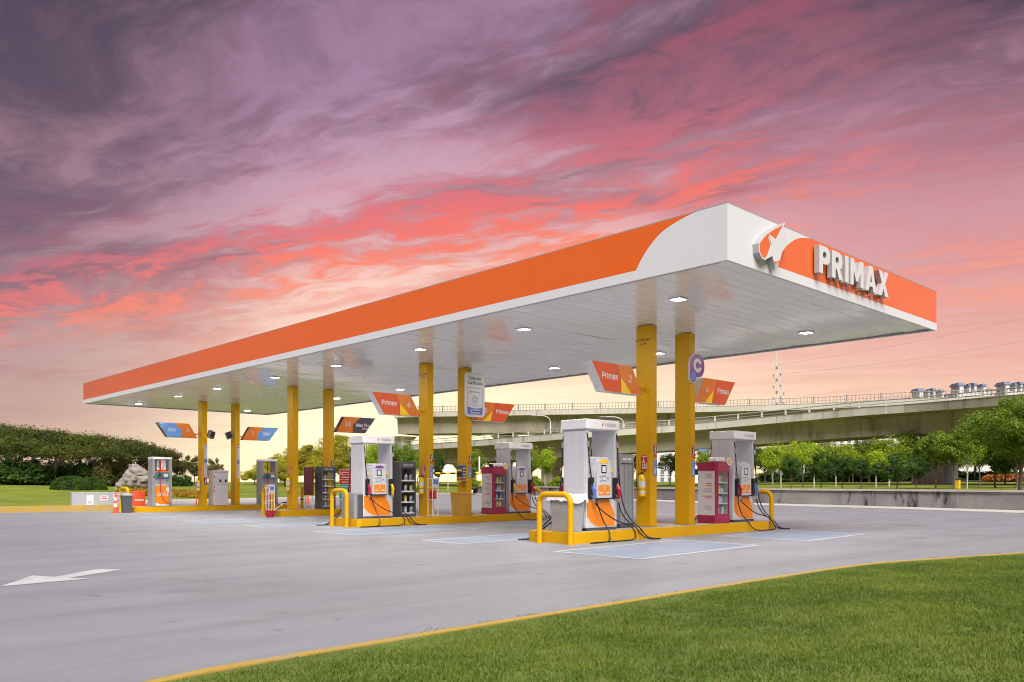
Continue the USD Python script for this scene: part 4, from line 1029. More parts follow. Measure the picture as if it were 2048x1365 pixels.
MB().prism(star8.difference(star8.buffer(-.016)), -.0322, -.0302, "y").prism(Point(17.595, 3.96).buffer(.055).difference(Point(17.595, 3.96).buffer(.04)), -.0322, -.0302, "y").box(17.46, 17.73, -.0322, -.0302, 3.775, 3.787).build("drawing", "cobalt", t)
MB().box(17.35, 17.50, .0205, .075, 3.9, 3.96).box(17.35, 17.50, .0205, .075, 4.5, 4.56).build("bracket", "mid_grey", t)

# purple letter sign
t = thing("letter_plaque", "purple rounded plaque with a white letter C on the near right column", "sign", None, (0, 11.84, 0))
body = shapely.union_all([R(17.25, 17.87, 3.90, 4.47, .26), R(17.25, 17.52, 3.76, 4.3, .12)]).buffer(.03).buffer(-.03)
MB().prism(body.buffer(.018), -.012, .025, "y").build("rim", "letter_white", t)
MB().prism(body, -.016, -.0125, "y").build("face", "purple", t)
MB().prism(R(17.262, 17.508, 3.772, 4.02, .115), -.0185, -.0165, "y").build("tail_face", "blue_plastic", t)
ringC = Point(17.575, 4.19).buffer(.175, 12).difference(Point(17.575, 4.19).buffer(.085, 12)).difference(Polygon([(17.575, 4.19), (17.9, 4.30), (17.9, 4.08)]))
MB().prism(ringC, -.021, -.0187, "y").build("letter", "letter_white", t)
MB().box(17.34, 17.50, .0255, .038, 4.0, 4.3).build("bracket", "mid_grey", t)

# flood lights facing each other on the farthest columns
for k, (x, s, label) in enumerate(((CX[0] + SXc + .22, -1, "boxy grey floodlight on the left farthest column"), (CX[1] - .24, 1, "boxy grey floodlight on the right farthest column"))):
    t = thing("flood_light", label, "floodlight", "floodlights on the farthest columns", (x, ISL[3] - .12, 3.50), -18 * s)
    a = math.radians(20); m = MB().box(-.15, .15, -.10, .10, -.17, .17, .02); v, f = m.arr()
    ca, sa = math.cos(a), math.sin(a); v = np.c_[v[:, 0] * ca - v[:, 2] * sa * s, v[:, 1], v[:, 0] * sa * s + v[:, 2] * ca]
    mesh_prim("housing", (v, f), "mid_grey", t)
    m = MB().box(-.12, .12, -.106, -.1005, -.14, .14); v, f = m.arr(); v = np.c_[v[:, 0] * ca - v[:, 2] * sa * s, v[:, 1], v[:, 0] * sa * s + v[:, 2] * ca]
    mesh_prim("front_glass", (v, f), "screen", t)
    MB().box(min(0, s * .24), max(0, s * .24), .06, .10, -.03, .03).build("bracket", "dark_grey", t)

# low block wall with notices, orange box on the left
t = thing("low_wall", "low grey rendered wall with pasted notices behind the yellow kerb", "wall", None, (11.4, 41.3, .15))
MB().box(0, 2.55, 0, .28, 0, .68, .015).build("wall_body", "bin_grey", t)
for x, z, w, m in ((.62, .10, .30, "notice_white"), (1.22, .30, .34, "notice_white"), (1.78, .36, .32, "red")):
    n_ = MB().box(x, x + w, -.006, -.0005, z, z + (.44 if x < 1 else .22)).build("notice", m if m != "red" else "notice_white", t)
    MB().box(x + .04, x + w - .04, -.0085, -.0065, z + .06, z + .10).box(x + .04, x + w - .08, -.0085, -.0065, z + .14, z + .18).build("notice_print", "red" if x > 1 else "ink_grey", n_)
t = thing("orange_box", "orange metal box with a white stripe behind the yellow hoop on the far left", "box", None, (13.0, 38.4, 0))
MB().box(.1, .62, 0, .4, .1, .90, .015).build("body", "cone_orange", t); MB().box(.18, .56, -.004, -.0005, .46, .53).build("stripe", "letter_white", t); MB().box(.13, .20, .05, .12, 0, .1).box(.52, .59, .05, .12, 0, .1).build("foot", "dark_grey", t)
t = thing("yellow_post", "short yellow post at the back of the third island", "post", "short yellow posts", (16.55, 29.62, IH))
MB().cyl(0, 0, 0, .85, .06, n=12).lathe([(.06, .85), (.045, .89), (0, .90)], n=12).build("post", "yellow", t, smooth=40)
MB().cyl(0, 0, .35, .42, .063, n=12).build("band", "black", t)
# ------------------------------------------------------------------ concrete works behind the forecourt
def concrete_look(name, c1, c2, stain, s=1.0, amount=.7):
    """old concrete: cloudy greys, dark streaks that run down from the edges, fine pores"""
    g = Graph()
    P = g.add("geometry", "position")
    a = g.noise(P, .35 * s, 6.0, .65)
    c = g.mix(g.sstep(a, .3, .7), c1, c2)
    run = g.noise(g.add("mapping", "vector", vector=P, scale=(1.2 * s, 1.2 * s, .28 * s)), 1.0, 7.0, .74)
    big_ = g.sstep(g.noise(P, .16 * s, 4.0, .6), .40, .62)
    c = g.mix(g.m("multiply", g.m("multiply", g.sstep(run, .47, .64), big_), amount), c, stain)
    f = g.noise(P, 9.0 * s, 5.0, .65)
    c = g.mix(1.0, c, g.ramp(f, [(0, (.8,) * 3), (1, (1.2,) * 3)]), "multiply")
    n = g.add("bump", "normal", height=f, strength=.35, distance=.03)
    p = g.add("principled_bsdf", "BSDF", base_color=c, roughness=.85, normal=n, specular_ior_level=.3)
    return usdkit.material(stage, "/World/Looks/" + name, g.nodes, g.links, surface=p)
M["wall_concrete"] = concrete_look("weathered_wall_concrete", (.20, .186, .176), (.29, .27, .255), (.045, .042, .042), 1.0, 1.35)
M["wall_cap"] = concrete_look("pale_wall_cap", (.52, .47, .42), (.60, .55, .49), (.30, .27, .25), 1.5, .4)
M["bridge_edge"] = concrete_look("bridge_parapet_concrete", (.46, .43, .37), (.56, .52, .45), (.20, .18, .15), .5, .6)
M["bridge_girder"] = concrete_look("bridge_girder_concrete", (.34, .305, .235), (.44, .40, .31), (.12, .105, .08), .45, .7)
M["rail_steel"] = look("bridge_rail_steel", (.30, .29, .28), .5, var=.1, scale=2)
M["pale_post"] = look("pale_rail_post", (.62, .60, .56), .6, var=.1, scale=2)

def strip_along(line, prof):
    """a profile of (sideways, up) points swept along a line of (x, y, z) points"""
    p = np.asarray(line, float); t = np.gradient(p[:, :2], axis=0); t /= np.linalg.norm(t, axis=1, keepdims=True)
    nrm = np.c_[t[:, 1], -t[:, 0]]; k = len(prof); b = MB()
    v = np.array([[p[i, 0] + nrm[i, 0] * s, p[i, 1] + nrm[i, 1] * s, p[i, 2] + u] for i in range(len(p)) for s, u in prof])
    f = []
    for i in range(len(p) - 1):
        for j in range(k):
            a, a1, c, c1 = i * k + j, i * k + (j + 1) % k, (i + 1) * k + j, (i + 1) * k + (j + 1) % k
            f += [(a, c, c1), (a, c1, a1)]
    for base in (0, (len(p) - 1) * k):
        f += [(base, base + j, base + j + 1) if base else (base, base + j + 1, base + j) for j in range(1, k - 1)]
    return b.add(v, f)
def cut(line, step, gap):
    """the line cut into lengths with gaps between, each as its own short line"""
    L = LineString(line[:, :2]); n = max(1, round(L.length / step)); d = np.r_[0, np.cumsum(np.linalg.norm(np.diff(line[:, :2], axis=0), axis=1))]
    out = []
    for i in range(n):
        s = np.linspace(L.length * i / n + gap / 2, L.length * (i + 1) / n - gap / 2, 5)
        out.append(np.c_[[np.interp(s, d, line[:, j]) for j in range(3)]].T)
    return out

# the low parapet wall along the road
t = thing("road_wall", "long low weathered concrete wall along the road on the right", "wall")
w3 = np.c_[wl, np.zeros(len(wl))]
for i, seg in enumerate(cut(w3, 4.6, .03)):
    strip_along(seg, [(0, -.05), (.10, .86), (.34, .86), (.40, -.05)]).build("wall_section", "wall_concrete", t)
for seg in cut(w3, 9.2, .015): strip_along(seg, [(.05, .862), (.05, .95), (.39, .95), (.39, .862)]).build("coping", "wall_cap", t)
tag(strip_along(w3, [(-1.5, -.02), (-1.5, .05), (-.01, .10), (-.01, -.02)]).build("wall_footing", "pavement"), "rough pale strip at the foot of the road wall", "pavement", None, "structure")

def polar(px, d, z=0.0):
    k = (px - 1024) / FPX * d
    p = FWD * d + RGT * k
    return np.array([p[0], p[1], z])
def poly_of(rows, n):
    return curve([polar(px, d, z) for px, d, z in rows], n)

def flyover(name, label, rows, width, rail, para, depth, over, dense, seg):
    line = poly_of(rows, 70)                            # right to left
    t = thing(name, label, "bridge")
    # offsets are measured away from the viewer (positive = farther)
    zt = -rail                                           # rail top is the given height
    for part in cut(line, seg, .04):
        strip_along(part, [(s_, zt + u) for s_, u in ((0, -para), (0, -.02), (-.05, -.02), (-.05, .0), (.28, .0), (.28, -para + .3), (.2, -para))][::-1]).build("parapet", "bridge_edge", t)
    strip_along(line, [(s_, zt + u) for s_, u in ((.2, -para + .02), (over, -para - .18), (width - over, -para - .18), (width - .2, -para + .02), (width - .2, -para + .3), (.2, -para + .3))][::-1]).build("deck", "bridge_girder", t)
    strip_along(line, [(width - .28, zt - para), (width - .28, zt), (width, zt), (width, zt - para)]).build("far_parapet", "bridge_edge", t)
    for part in cut(line, seg * 2, .02):
        strip_along(part, [(s_, zt + u) for s_, u in ((over, -para - .18), (over + .35, -para - depth), (width - over - .35, -para - depth), (width - over, -para - .18))][::-1]).build("girder", "bridge_girder", t)
    L = LineString(line[:, :2]); d = np.r_[0, np.cumsum(np.linalg.norm(np.diff(line[:, :2], axis=0), axis=1))]
    at = lambda s: np.array([np.interp(s, d, line[:, j]) for j in range(3)])
    nrm_ = lambda s: (lambda a, b: np.array([(b - a)[1], -(b - a)[0], 0]) / np.linalg.norm((b - a)[:2]))(at(max(0, s - .5)), at(min(L.length, s + .5)))
    r_ = [at(s) + nrm_(s) * .12 for s in np.linspace(0, L.length, 80)]
    MB().tube(np.array(r_) - [0, 0, .06], .06, 6).build("rail", "rail_steel", t)
    MB().tube(np.array(r_) - [0, 0, rail * .62], .035, 5).build("rail", "rail_steel", t)
    if dense:
        b = MB()
        for s in np.arange(.3, L.length, dense):
            q = at(s) + nrm_(s) * .12; b.box(q[0] - .035, q[0] + .035, q[1] - .035, q[1] + .035, q[2] - rail, q[2] - .05)
        b.build("balusters", "rail_steel", t).SetCustomDataByKey("kind", "stuff")
        step = 5.6
    else: step = 2.6
    for s in np.arange(1.0, L.length, step):
        q = at(s) + nrm_(s) * .12
        MB().box(q[0] - .07, q[0] + .07, q[1] - .07, q[1] + .07, q[2] - rail, q[2] + (.10 if dense else -.04)).build("rail_post", "rail_steel" if dense else "pale_post", t)
    return t, line, at
ramp_rows = [(2230, 60, 8.9), (2048, 66.5, 9.05), (1938, 72, 9.22), (1780, 80, 9.40), (1590, 87, 9.17), (1400, 93, 8.66), (1120, 99, 7.9), (869, 115, 7.45), (735, 129, 7.4)]
ramp, ramp_line, ramp_at = flyover("flyover_ramp", "near curved concrete flyover ramp with a steel handrail", ramp_rows, 8.5, .62, .80, 2.0, 1.3, 0, 6.5)
deck_rows = [(2330, 128, 16.9), (2048, 136, 16.95), (1824, 142, 16.95), (1621, 150, 16.85), (1460, 155, 16.9), (1100, 165, 17.1), (900, 172, 17.35), (787, 177, 17.5)]
deck, deck_line, deck_at = flyover("upper_flyover", "higher concrete flyover behind the ramp, with close upright railings", deck_rows, 12, 1.15, 1.05, 3.4, 1.5, .62, 9)
def pier(t, px, d, ztop, w, dp):
    p = polar(px, d); z0 = gh(p[0], p[1]) - .3
    b = MB().box(p[0] - w / 2, p[0] + w / 2, p[1] - dp / 2, p[1] + dp / 2, z0, ztop - 1.2, .12)
    b.hull([(p[0] + sx * w / 2, p[1] + sy * dp / 2, ztop - 1.2) for sx in (-1, 1) for sy in (-1, 1)] + [(p[0] + sx * w * .9, p[1] + sy * dp * .8, ztop) for sx in (-1, 1) for sy in (-1, 1)])
    b.build("pier", "bridge_edge", t)
for px, d in ((1102, 106), (935, 117), (770, 134)):
    i = np.argmin(np.hypot(*(ramp_line[:, :2] - polar(px, d)[:2]).T)); pier(ramp, px, d, ramp_line[i, 2] - .62 - .8 - 1.98, 1.9, 1.9)
for px, d in ((1290, 168), (1010, 176), (806, 181)):
    pier(deck, px, d, 17 - 1.15 - 1.05 - 3.4, 2.6, 2.6)

# street lamps
def street_lamp(px, d, z0, ztop, arm, label):
    p = polar(px, d); t = thing("street_lamp", label, "street lamp", "curved street lamps on the flyover", (p[0], p[1], z0))
    h = ztop - z0; a = RGT * arm
    MB().tube([(0, 0, 0), (0, 0, h * .6), (0, 0, h - .9)], np.array([.11, .09, .07]), 8).build("pole", "pale_post", t, smooth=40)
    MB().tube(curve([(0, 0, h - .9), (a[0] * .12, a[1] * .12, h - .35), (a[0] * .5, a[1] * .5, h - .03), (a[0], a[1], h)], 10), .055, 7).build("arm", "pale_post", t, smooth=40)
    MB().hull([(a[0] * s + x, a[1] * s + y, h + z) for s in (1, 1.32) for x in (-.09, .09) for y in (-.09, .09) for z in (-.06, .05)]).build("lamp_head", "mid_grey", t)
street_lamp(1248, 104, gh(*polar(1248, 104)[:2]), 9.6, -2.3, "curved street lamp rising before the flyover left of the nearest column")
street_lamp(1101, 112, 6.9, 10.4, -1.9, "curved street lamp on the ramp left of the nearest fuel pump")

# masts beyond the bridges
for px, ytop, r, lab in ((1547, 721, .15, "left slim mast beyond the flyover"), (1553.5, 703, .24, "tallest lattice mast beyond the flyover, in the middle"), (1561, 718, .17, "slim mast right of the tallest one beyond the flyover"), (1567.5, 763, .13, "short right mast beyond the flyover")):
    p = polar(px, 260); top = CAMZ + (966.9 - ytop) / FPX * 260
    t = thing("mast", lab, "mast", "masts beyond the flyover", (p[0], p[1], 0))
    MB().tube([(0, 0, 0), (0, 0, top * .7), (0, 0, top)], np.array([r, r * .8, r * .45]), 6).build("pole", "pale_post", t)
    rr = random.Random(int(px))
    for k in range(4):
        z = top * (.60 + .09 * k); MB().box(-r * 1.25, r * 1.25, -r, r, z, z + .8).build("antenna", "mid_grey", t)

# overhead wires running right from the tallest mast
for k, (z0, z1, lab) in enumerate(((38.5, 54, "upper thin power line crossing the sky above the flyover"), (35.5, 46, "lower thin power line crossing the sky above the flyover"))):
    a, b = polar(1556, 260), polar(2330, 215)
    wire = MB().tube([a * (1 - u) + b * u + np.array([0, 0, z0 * (1 - u) + z1 * u - 2.2 * math.sin(u * PI)]) for u in np.linspace(0, 1, 14)], .035, 4)
    tag(wire.build("power_line", "rail_steel"), lab, "power line", "power lines from the mast")

# gantry bar, disc sign and little posts by the far road
def stripes(n): return n
p = polar(896, 97); g0 = gh(p[0], p[1])
t = thing("road_sign", "round pale road sign on a thin white post, seen from behind", "road sign", None, (p[0], p[1], g0 - .1))
MB().cyl(0, 0, 0, 2.2, .05, n=8).build("post", "pale_post", t)
th = np.linspace(0, 2 * PI, 25)[:-1]
def facing_disc(cx, cz, r, off, thick):
    b = MB(); P = [(RGT * (cx + r * math.cos(a)) + np.array([0, 0, cz + r * math.sin(a)]) - FWD * off) for a in th]; Q = [q - FWD * thick for q in P]
    return b.hull(P + Q)
facing_disc(0, 2.62, .50, .06, .03).build("disc", "notice_white", t)
facing_disc(0, 2.62, .05, .10, .03).build("boss", "mid_grey", t)
bar = thing("height_bar", "yellow and black height bar across the far road behind the second island", "height bar")
c0, c1 = polar(832, 97), polar(962, 95); zz = CAMZ + (966.9 - 947) / FPX * 96
for k in range(13):
    a = c0 + (c1 - c0) * k / 13; b_ = c0 + (c1 - c0) * (k + .98) / 13
    MB().tube([(a[0], a[1], zz), (b_[0], b_[1], zz)], .11, 6).build("bar_section", "decal_yellow" if k % 2 == 0 else "ink_black", bar)
for q, top in ((c0 + (c1 - c0) * .02, zz), (c0 + (c1 - c0) * .975, 4.3)):
    MB().cyl(q[0], q[1], .3, top, .09, n=8).build("post", "white", bar)
for px, d, lab in ((829, 96, "left"), (963.5, 94, "right")):
    p = polar(px, d); t = thing("bollard", f"yellow bollard under the {lab} end of the far height bar", "bollard", "yellow bollards by the far road", (p[0], p[1], gh(p[0], p[1]) - .1))
    MB().box(-.22, .22, -.22, .22, 0, .9, .05).build("body", "decal_yellow", t); MB().box(-.225, .225, -.225, .225, .90, .98, .02).build("cap", "ink_black", t)

# a parked van glimpsed between column and cabinet
p = polar(1396, 96); t = thing("parked_van", "white van parked far off, glimpsed beside the magenta cabinet", "van", None, (p[0], p[1], gh(p[0], p[1])), -43.4)
MB().prism([(-2.4, .35), (2.4, .35), (2.4, 1.0), (1.75, 1.25), (1.25, 2.05), (-2.3, 2.1), (-2.4, 1.9)], -.9, .9, "y").build("body", "white", t)
MB().prism([(1.72, 1.28), (1.28, 1.95), (.5, 1.95), (.5, 1.28)], -.905, .905, "y").build("window", "screen", t)
MB().prism([(.3, 1.28), (.3, 1.95), (-.8, 1.95), (-.8, 1.28)], -.905, .905, "y").build("window", "screen", t)
for sx in (-1.55, 1.55):
    for sy in (-.82, .82): MB().prism(Point(sx, .34).buffer(.34, 8), sy - .1, sy + .1, "y").build("wheel", "black", t)
p = polar(1411, 88); t = thing("sign_board", "blue and white notice board among the trees beyond the wall", "sign", None, (p[0], p[1], gh(p[0], p[1])), -43.4)
MB().cyl(-.5, 0, 0, 4.0, .05, n=6).build("post", "pale_post", t); MB().cyl(.5, 0, 0, 4.0, .05, n=6).build("post", "pale_post", t)
MB().box(-.75, .75, -.1, -.052, 3.0, 3.55).build("board", "notice_white", t); MB().box(-.75, .75, -.1, -.052, 3.56, 4.0).build("board", "blue_plastic", t)

# yellow litter bin and kiosk in the park
p = polar(1915, 57); t = thing("litter_bin", "yellow litter bin with dark lid under the trees on the right", "bin", None, (p[0], p[1], gh(p[0], p[1])))
MB().box(-.17, .17, -.17, .17, 0, .62, .03).build("body", "decal_yellow", t); MB().box(-.19, .19, -.19, .19, .63, .72, .03).box(-.03, .03, -.175, -.1705, .1, .6).build("lid", "dark_grey", t)
p = polar(1870, 84); t = thing("park_hut", "plain low beige hut among the trees on the right", "hut", None, (p[0], p[1], gh(p[0], p[1]) - .2), -43.4)
MB().box(-1.7, 1.7, -1.2, 1.2, 0, 2.2).build("wall", "bridge_edge", t); MB().box(-1.85, 1.85, -1.35, 1.35, 2.2, 2.4, .04).build("roof", "pale_post", t); MB().box(.3, 1.1, -1.215, -1.201, .1, 1.9).build("door", "mid_grey", t)
# road through the park
pr = np.array([polar(px, d) for px, d in ((1640, 135), (1760, 122), (1880, 112), (2000, 100), (2120, 88), (2260, 76))]); pl_ = curve(pr[:, :2], 40)
z_ = height(pl_)
tag(strip_along(np.c_[pl_, z_], [(-4.5, .14), (4.5, .14), (4.5, -.3), (-4.5, -.3)][::-1]).build("park_road", "road_far"), "smooth grey road running through the park on the right", "road", None, "structure")
M["flower_red"] = leaf_look("red_bedding_flowers", (.40, .06, .02), (.28, .10, .02), (.05, .10, .01), .15, .8)
M["flower_orange"] = leaf_look("orange_bedding_flowers", (.34, .16, .012), (.42, .28, .015), (.16, .14, .01), .2, .35)

# ------------------------------------------------------------------ apartment blocks
M["flat_wall"] = look("pale_flats_render", (.62, .60, .57), .8, var=.05, scale=.2)
M["flat_window"] = look("flats_window_glass", (.16, .18, .21), .25, var=.3, scale=.5)
M["flat_roof"] = look("blue_grey_roof", (.13, .16, .23), .6, var=.15, scale=.3)
def flats(px, d, w, h, label, seed):
    p = polar(px, d); t = thing("apartment_block", label, "apartment block", "white apartment blocks behind the trees", (p[0], p[1], 0), -43.4)
    MB().box(-w / 2, w / 2, -6, 6, 0, h).build("wall", "flat_wall", t)
    MB().box(-w / 2 - .3, w / 2 + .3, -6.3, 6.3, h, h + .8).build("roof_edge", "pale_post", t)
    b, c = MB(), MB()
    for z in np.arange(2, h - 2.5, 3.0):
        for x in np.arange(-w / 2 + 1.4, w / 2 - 1, 2.9):
            b.box(x - .7, x + .7, -6.12, -6.01, z, z + 1.6); c.box(x - .85, x + .85, -6.5, -6.01, z - .35, z - .2)
    b.build("windows", "flat_window", t).SetCustomDataByKey("kind", "stuff"); c.build("balcony_slabs", "pale_post", t).SetCustomDataByKey("kind", "stuff")
flats(1705, 330, 22, 22, "white apartment block between the trees right of the grey cupboard", 1)
flats(1580, 350, 16, 15, "lower white apartment block behind the young trees beside the right pump", 2)
flats(1330, 340, 13, 15, "white apartment block seen between the two nearest columns", 3)
flats(1810, 300, 24, 20, "wide white apartment block mostly hidden by trees on the right", 4)
def tower(px0, px1, ytop, d, label):
    xc = (px0 + px1) / 2; p = polar(xc, d); w = (px1 - px0) / FPX * d; top = CAMZ + (966.9 - ytop) / FPX * d
    t = thing("tower_block", label, "tower block", "pale towers with blue roofs above the flyover", (p[0], p[1], 0), -43.4)
    MB().box(-w / 2, w / 2, -5, 5, 0, top - 4.4).build("wall", "flat_wall", t)
    for k, (u, zz_, ww, hh) in enumerate(((-.36, 5.2, .26, 2.2), (-.12, 4.6, .10, 1.6), (.04, 5.6, .14, 1.8), (.30, 4.8, .16, 1.8), (.44, 2.0, .08, 1.2))):
        b = MB().box(u * w - ww * w * .22, u * w + ww * w * .22, -3.2, 3.2, top - 4.4, top - 4.4 + zz_ * .56)
        b.build("roof_turret", "flat_wall", t)
        MB().hull([(u * w + sx * ww * w * .46, sy * 3.6, top - 4.4 + zz_ * .56) for sx in (-1, 1) for sy in (-1, 1)] + [(u * w + sx * ww * w * .30, sy * 2.6, top - 4.4 + (zz_ + hh) * .56) for sx in (-1, 1) for sy in (-1, 1)]).build("turret_roof", "flat_roof", t)
    b = MB()
    for z in np.arange(top - 20, top - 6, 3.0):
        for x in np.arange(-w / 2 + 1.5, w / 2 - 1, 3.2): b.box(x - .8, x + .8, -5.12, -5.01, z, z + 1.6)
    b.build("windows", "flat_window", t).SetCustomDataByKey("kind", "stuff")
tower(1826, 1890, 777, 330, "left of the pale towers with blue roof turrets above the flyover")
tower(1905, 1974, 766, 330, "middle one of the pale towers with blue roof turrets above the flyover")
tower(1996, 2066, 764, 330, "right pale tower with blue roof turrets, cut by the picture edge")

# ------------------------------------------------------------------ trees
M["bark"] = look("tree_bark", (.13, .10, .075), .9, var=.3, scale=3, bump=.6, bscale=18, stretch=(1, 1, .25))
M["bark_pale"] = look("pale_tree_bark", (.42, .38, .32), .9, var=.25, scale=3, bump=.4, bscale=18, stretch=(1, 1, .25))
M["leaf_bright"] = leaf_look("bright_spring_leaves", (.20, .275, .015), (.36, .43, .03), (.42, .47, .055), .42, .6)
M["leaf_mid"] = leaf_look("mid_green_leaves", (.085, .145, .012), (.185, .26, .022), (.27, .32, .04), .32, .5)
M["leaf_dark"] = leaf_look("deep_green_leaves", (.028, .068, .010), (.068, .130, .015), (.13, .19, .022), .28, .7)
M["leaf_pine"] = leaf_look("umbrella_crown_leaves", (.030, .052, .008), (.155, .165, .018), (.24, .23, .03), .28, .30)  # second colour warmed and lightened: backlight on the crowns, painted in
M["leaf_gold"] = leaf_look("glow_tinted_leaves", (.34, .30, .025), (.50, .43, .05), (.55, .48, .08), .42, .35)  # low sun glow and haze painted into the leaf colour
M["leaf_olive"] = leaf_look("olive_shrub_leaves", (.085, .085, .018), (.16, .14, .03), (.22, .19, .05), .3, .5)

def leaf_cloud(clumps, per, size, rs, flat=1.0, up=.35):
    """leaf-sized folded blades scattered through a crown's clumps (centre, radii), thicker towards their skins"""
    n = len(clumps) * per
    c = np.repeat(np.array([x[0] for x in clumps]), per, 0); r = np.repeat(np.array([x[1] for x in clumps]), per, 0)
    d = rs.normal(size=(n, 3)); d /= np.linalg.norm(d, axis=1, keepdims=True)
    rad = rs.uniform(.15, 1, n) ** .45
    p = c + d * r * (rad * rs.uniform(.9, 1.12, n))[:, None]
    nrm = d * [1, 1, .7] + rs.normal(0, .55, (n, 3)) + [0, 0, up]; nrm /= np.linalg.norm(nrm, axis=1, keepdims=True)
    t = np.cross(nrm, rs.normal(size=(n, 3))); t /= np.linalg.norm(t, axis=1, keepdims=True); b = np.cross(nrm, t)
    L = size * rs.uniform(.65, 1.35, n)[:, None]; Wd = L * rs.uniform(.38, .6, n)[:, None]
    v = np.stack([p - t * L, p + b * Wd + nrm * L * .18, p + t * L, p - b * Wd + nrm * L * .18], 1).reshape(-1, 3)
    i = np.arange(n)[:, None] * 4
    return v, np.vstack([i + [0, 1, 2], i + [0, 2, 3]])

def limb(b, p0, p1, r0, r1, rs, bend=.12, n=6):
    p0, p1 = np.array(p0, float), np.array(p1, float); L = np.linalg.norm(p1 - p0)
    mid = [p0 + (p1 - p0) * u + rs.normal(0, bend * L * .4, 3) * [1, 1, .4] * math.sin(u * PI) for u in (0, .33, .66, 1)]
    b.tube(curve(mid, n), np.linspace(r0, r1, n), 7)

def tree_kind(name, seed, leaf, bark, shape, per, size, ncl, trunk_h=.38):
    """one kind of tree of height 1: trunk with limbs, and a crown of clumps"""
    rs = np.random.RandomState(seed); k = kind_of(name)
    cl = []
    if shape == "umbrella":
        for _ in range(int(ncl * .7)):
            a, rr = rs.uniform(0, 2 * PI), .56 * math.sqrt(rs.uniform(0, 1))
            cl.append((np.array([rr * math.cos(a), rr * math.sin(a), .84 - .50 * rr ** 2 - abs(rs.normal(0, .05))]), np.array([.15, .15, .11]) * rs.uniform(.5, 1.5)))
    elif shape == "bush":
        for _ in range(ncl):
            d = rs.normal(size=3); d /= np.linalg.norm(d); d[2] = abs(d[2])
            rr = rs.uniform(.3, 1) ** .5
            cl.append((np.array([d[0] * .46 * rr, d[1] * .46 * rr, .12 + d[2] * .66 * rr]), np.array([.17, .17, .15]) * rs.uniform(.6, 1.3)))
    else:
        wv = {"round": .34, "tall": .24, "wide": .46}[shape]
        for _ in range(ncl):
            d = rs.normal(size=3); d /= np.linalg.norm(d); rr = rs.uniform(.1, 1) ** .5
            zc, zh = (1 + trunk_h) / 2 + .01, (1 - trunk_h) / 2 * .86
            cl.append((np.array([d[0] * wv * rr, d[1] * wv * rr, zc + d[2] * zh * rr]), np.array([.115, .115, .085]) * rs.uniform(.55, 1.4)))
    b = MB(); top = .62 if shape != "bush" else .3
    r0 = .020 if shape != "bush" else .03
    p1 = np.array([rs.normal(0, .02), rs.normal(0, .02), top])
    limb(b, (0, 0, -.06), p1, r0, r0 * .5, rs, .05, 8)
    for c, r in cl[: 14 if shape != "bush" else 8]:
        u = rs.uniform(.45, .95); s0 = np.array([0, 0, -.06]) * (1 - u) + p1 * u
        limb(b, s0, c, r0 * .45, r0 * .12, rs, .14, 5)
    b.build("trunk", bark, k, smooth=50)
    v, f = leaf_cloud(cl, per, size, rs)
    v[:, 2] = np.maximum(v[:, 2], .01)
    mesh_prim("crown", (v, f), leaf, k)
KINDS = [("young_tree_bright_a", 1, "leaf_bright", "bark_pale", "round", 90, .021, 46, .36), ("young_tree_bright_b", 2, "leaf_bright", "bark_pale", "tall", 90, .021, 42, .34), ("young_tree_bright_c", 3, "leaf_bright", "bark", "wide", 80, .022, 52, .40),
         ("dark_tree_a", 4, "leaf_dark", "bark", "round", 110, .022, 46, .26), ("dark_tree_b", 5, "leaf_dark", "bark", "wide", 110, .022, 52, .20),
         ("mid_tree_a", 6, "leaf_mid", "bark", "wide", 110, .020, 60, .38), ("mid_tree_b", 7, "leaf_mid", "bark", "round", 110, .020, 56, .42),
         ("big_tree", 8, "leaf_mid", "bark", "wide", 260, .0125, 95, .30),
         ("umbrella_tree_a", 9, "leaf_pine", "bark", "umbrella", 150, .017, 90, .3), ("umbrella_tree_b", 10, "leaf_pine", "bark", "umbrella", 150, .017, 80, .3),
         ("shrub_dark", 11, "leaf_dark", "bark", "bush", 120, .035, 46, .1), ("shrub_olive", 12, "leaf_olive", "bark", "bush", 120, .032, 46, .1),
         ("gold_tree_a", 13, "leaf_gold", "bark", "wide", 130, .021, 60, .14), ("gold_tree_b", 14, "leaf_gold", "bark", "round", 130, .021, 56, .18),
         ("olive_tree", 15, "leaf_olive", "bark", "wide", 100, .021, 50, .2), ("shrub_bright", 16, "leaf_bright", "bark", "bush", 110, .034, 40, .1)]
for a in KINDS: tree_kind(*a)
WID = {"round": .80, "tall": .60, "wide": 1.02, "umbrella": 1.25, "bush": 1.15}
SHAPE = {a[0]: a[4] for a in KINDS}
tr = random.Random(11)
def tree(kind, px, d, ytop, width, label, name="tree", cat="tree", group=None, sink=.0):
    """a tree at a bearing and distance; its crown tops out at ytop and is width picture units wide"""
    p = polar(px, d); z0 = gh(p[0], p[1]) - sink; h = CAMZ + (966.9 - ytop) / FPX * d - z0
    w = width / FPX * d / WID[SHAPE[kind]]
    return copy_of(kind, name, label, cat, group, (p[0], p[1], z0), tr.uniform(0, 360), (w, w, h))

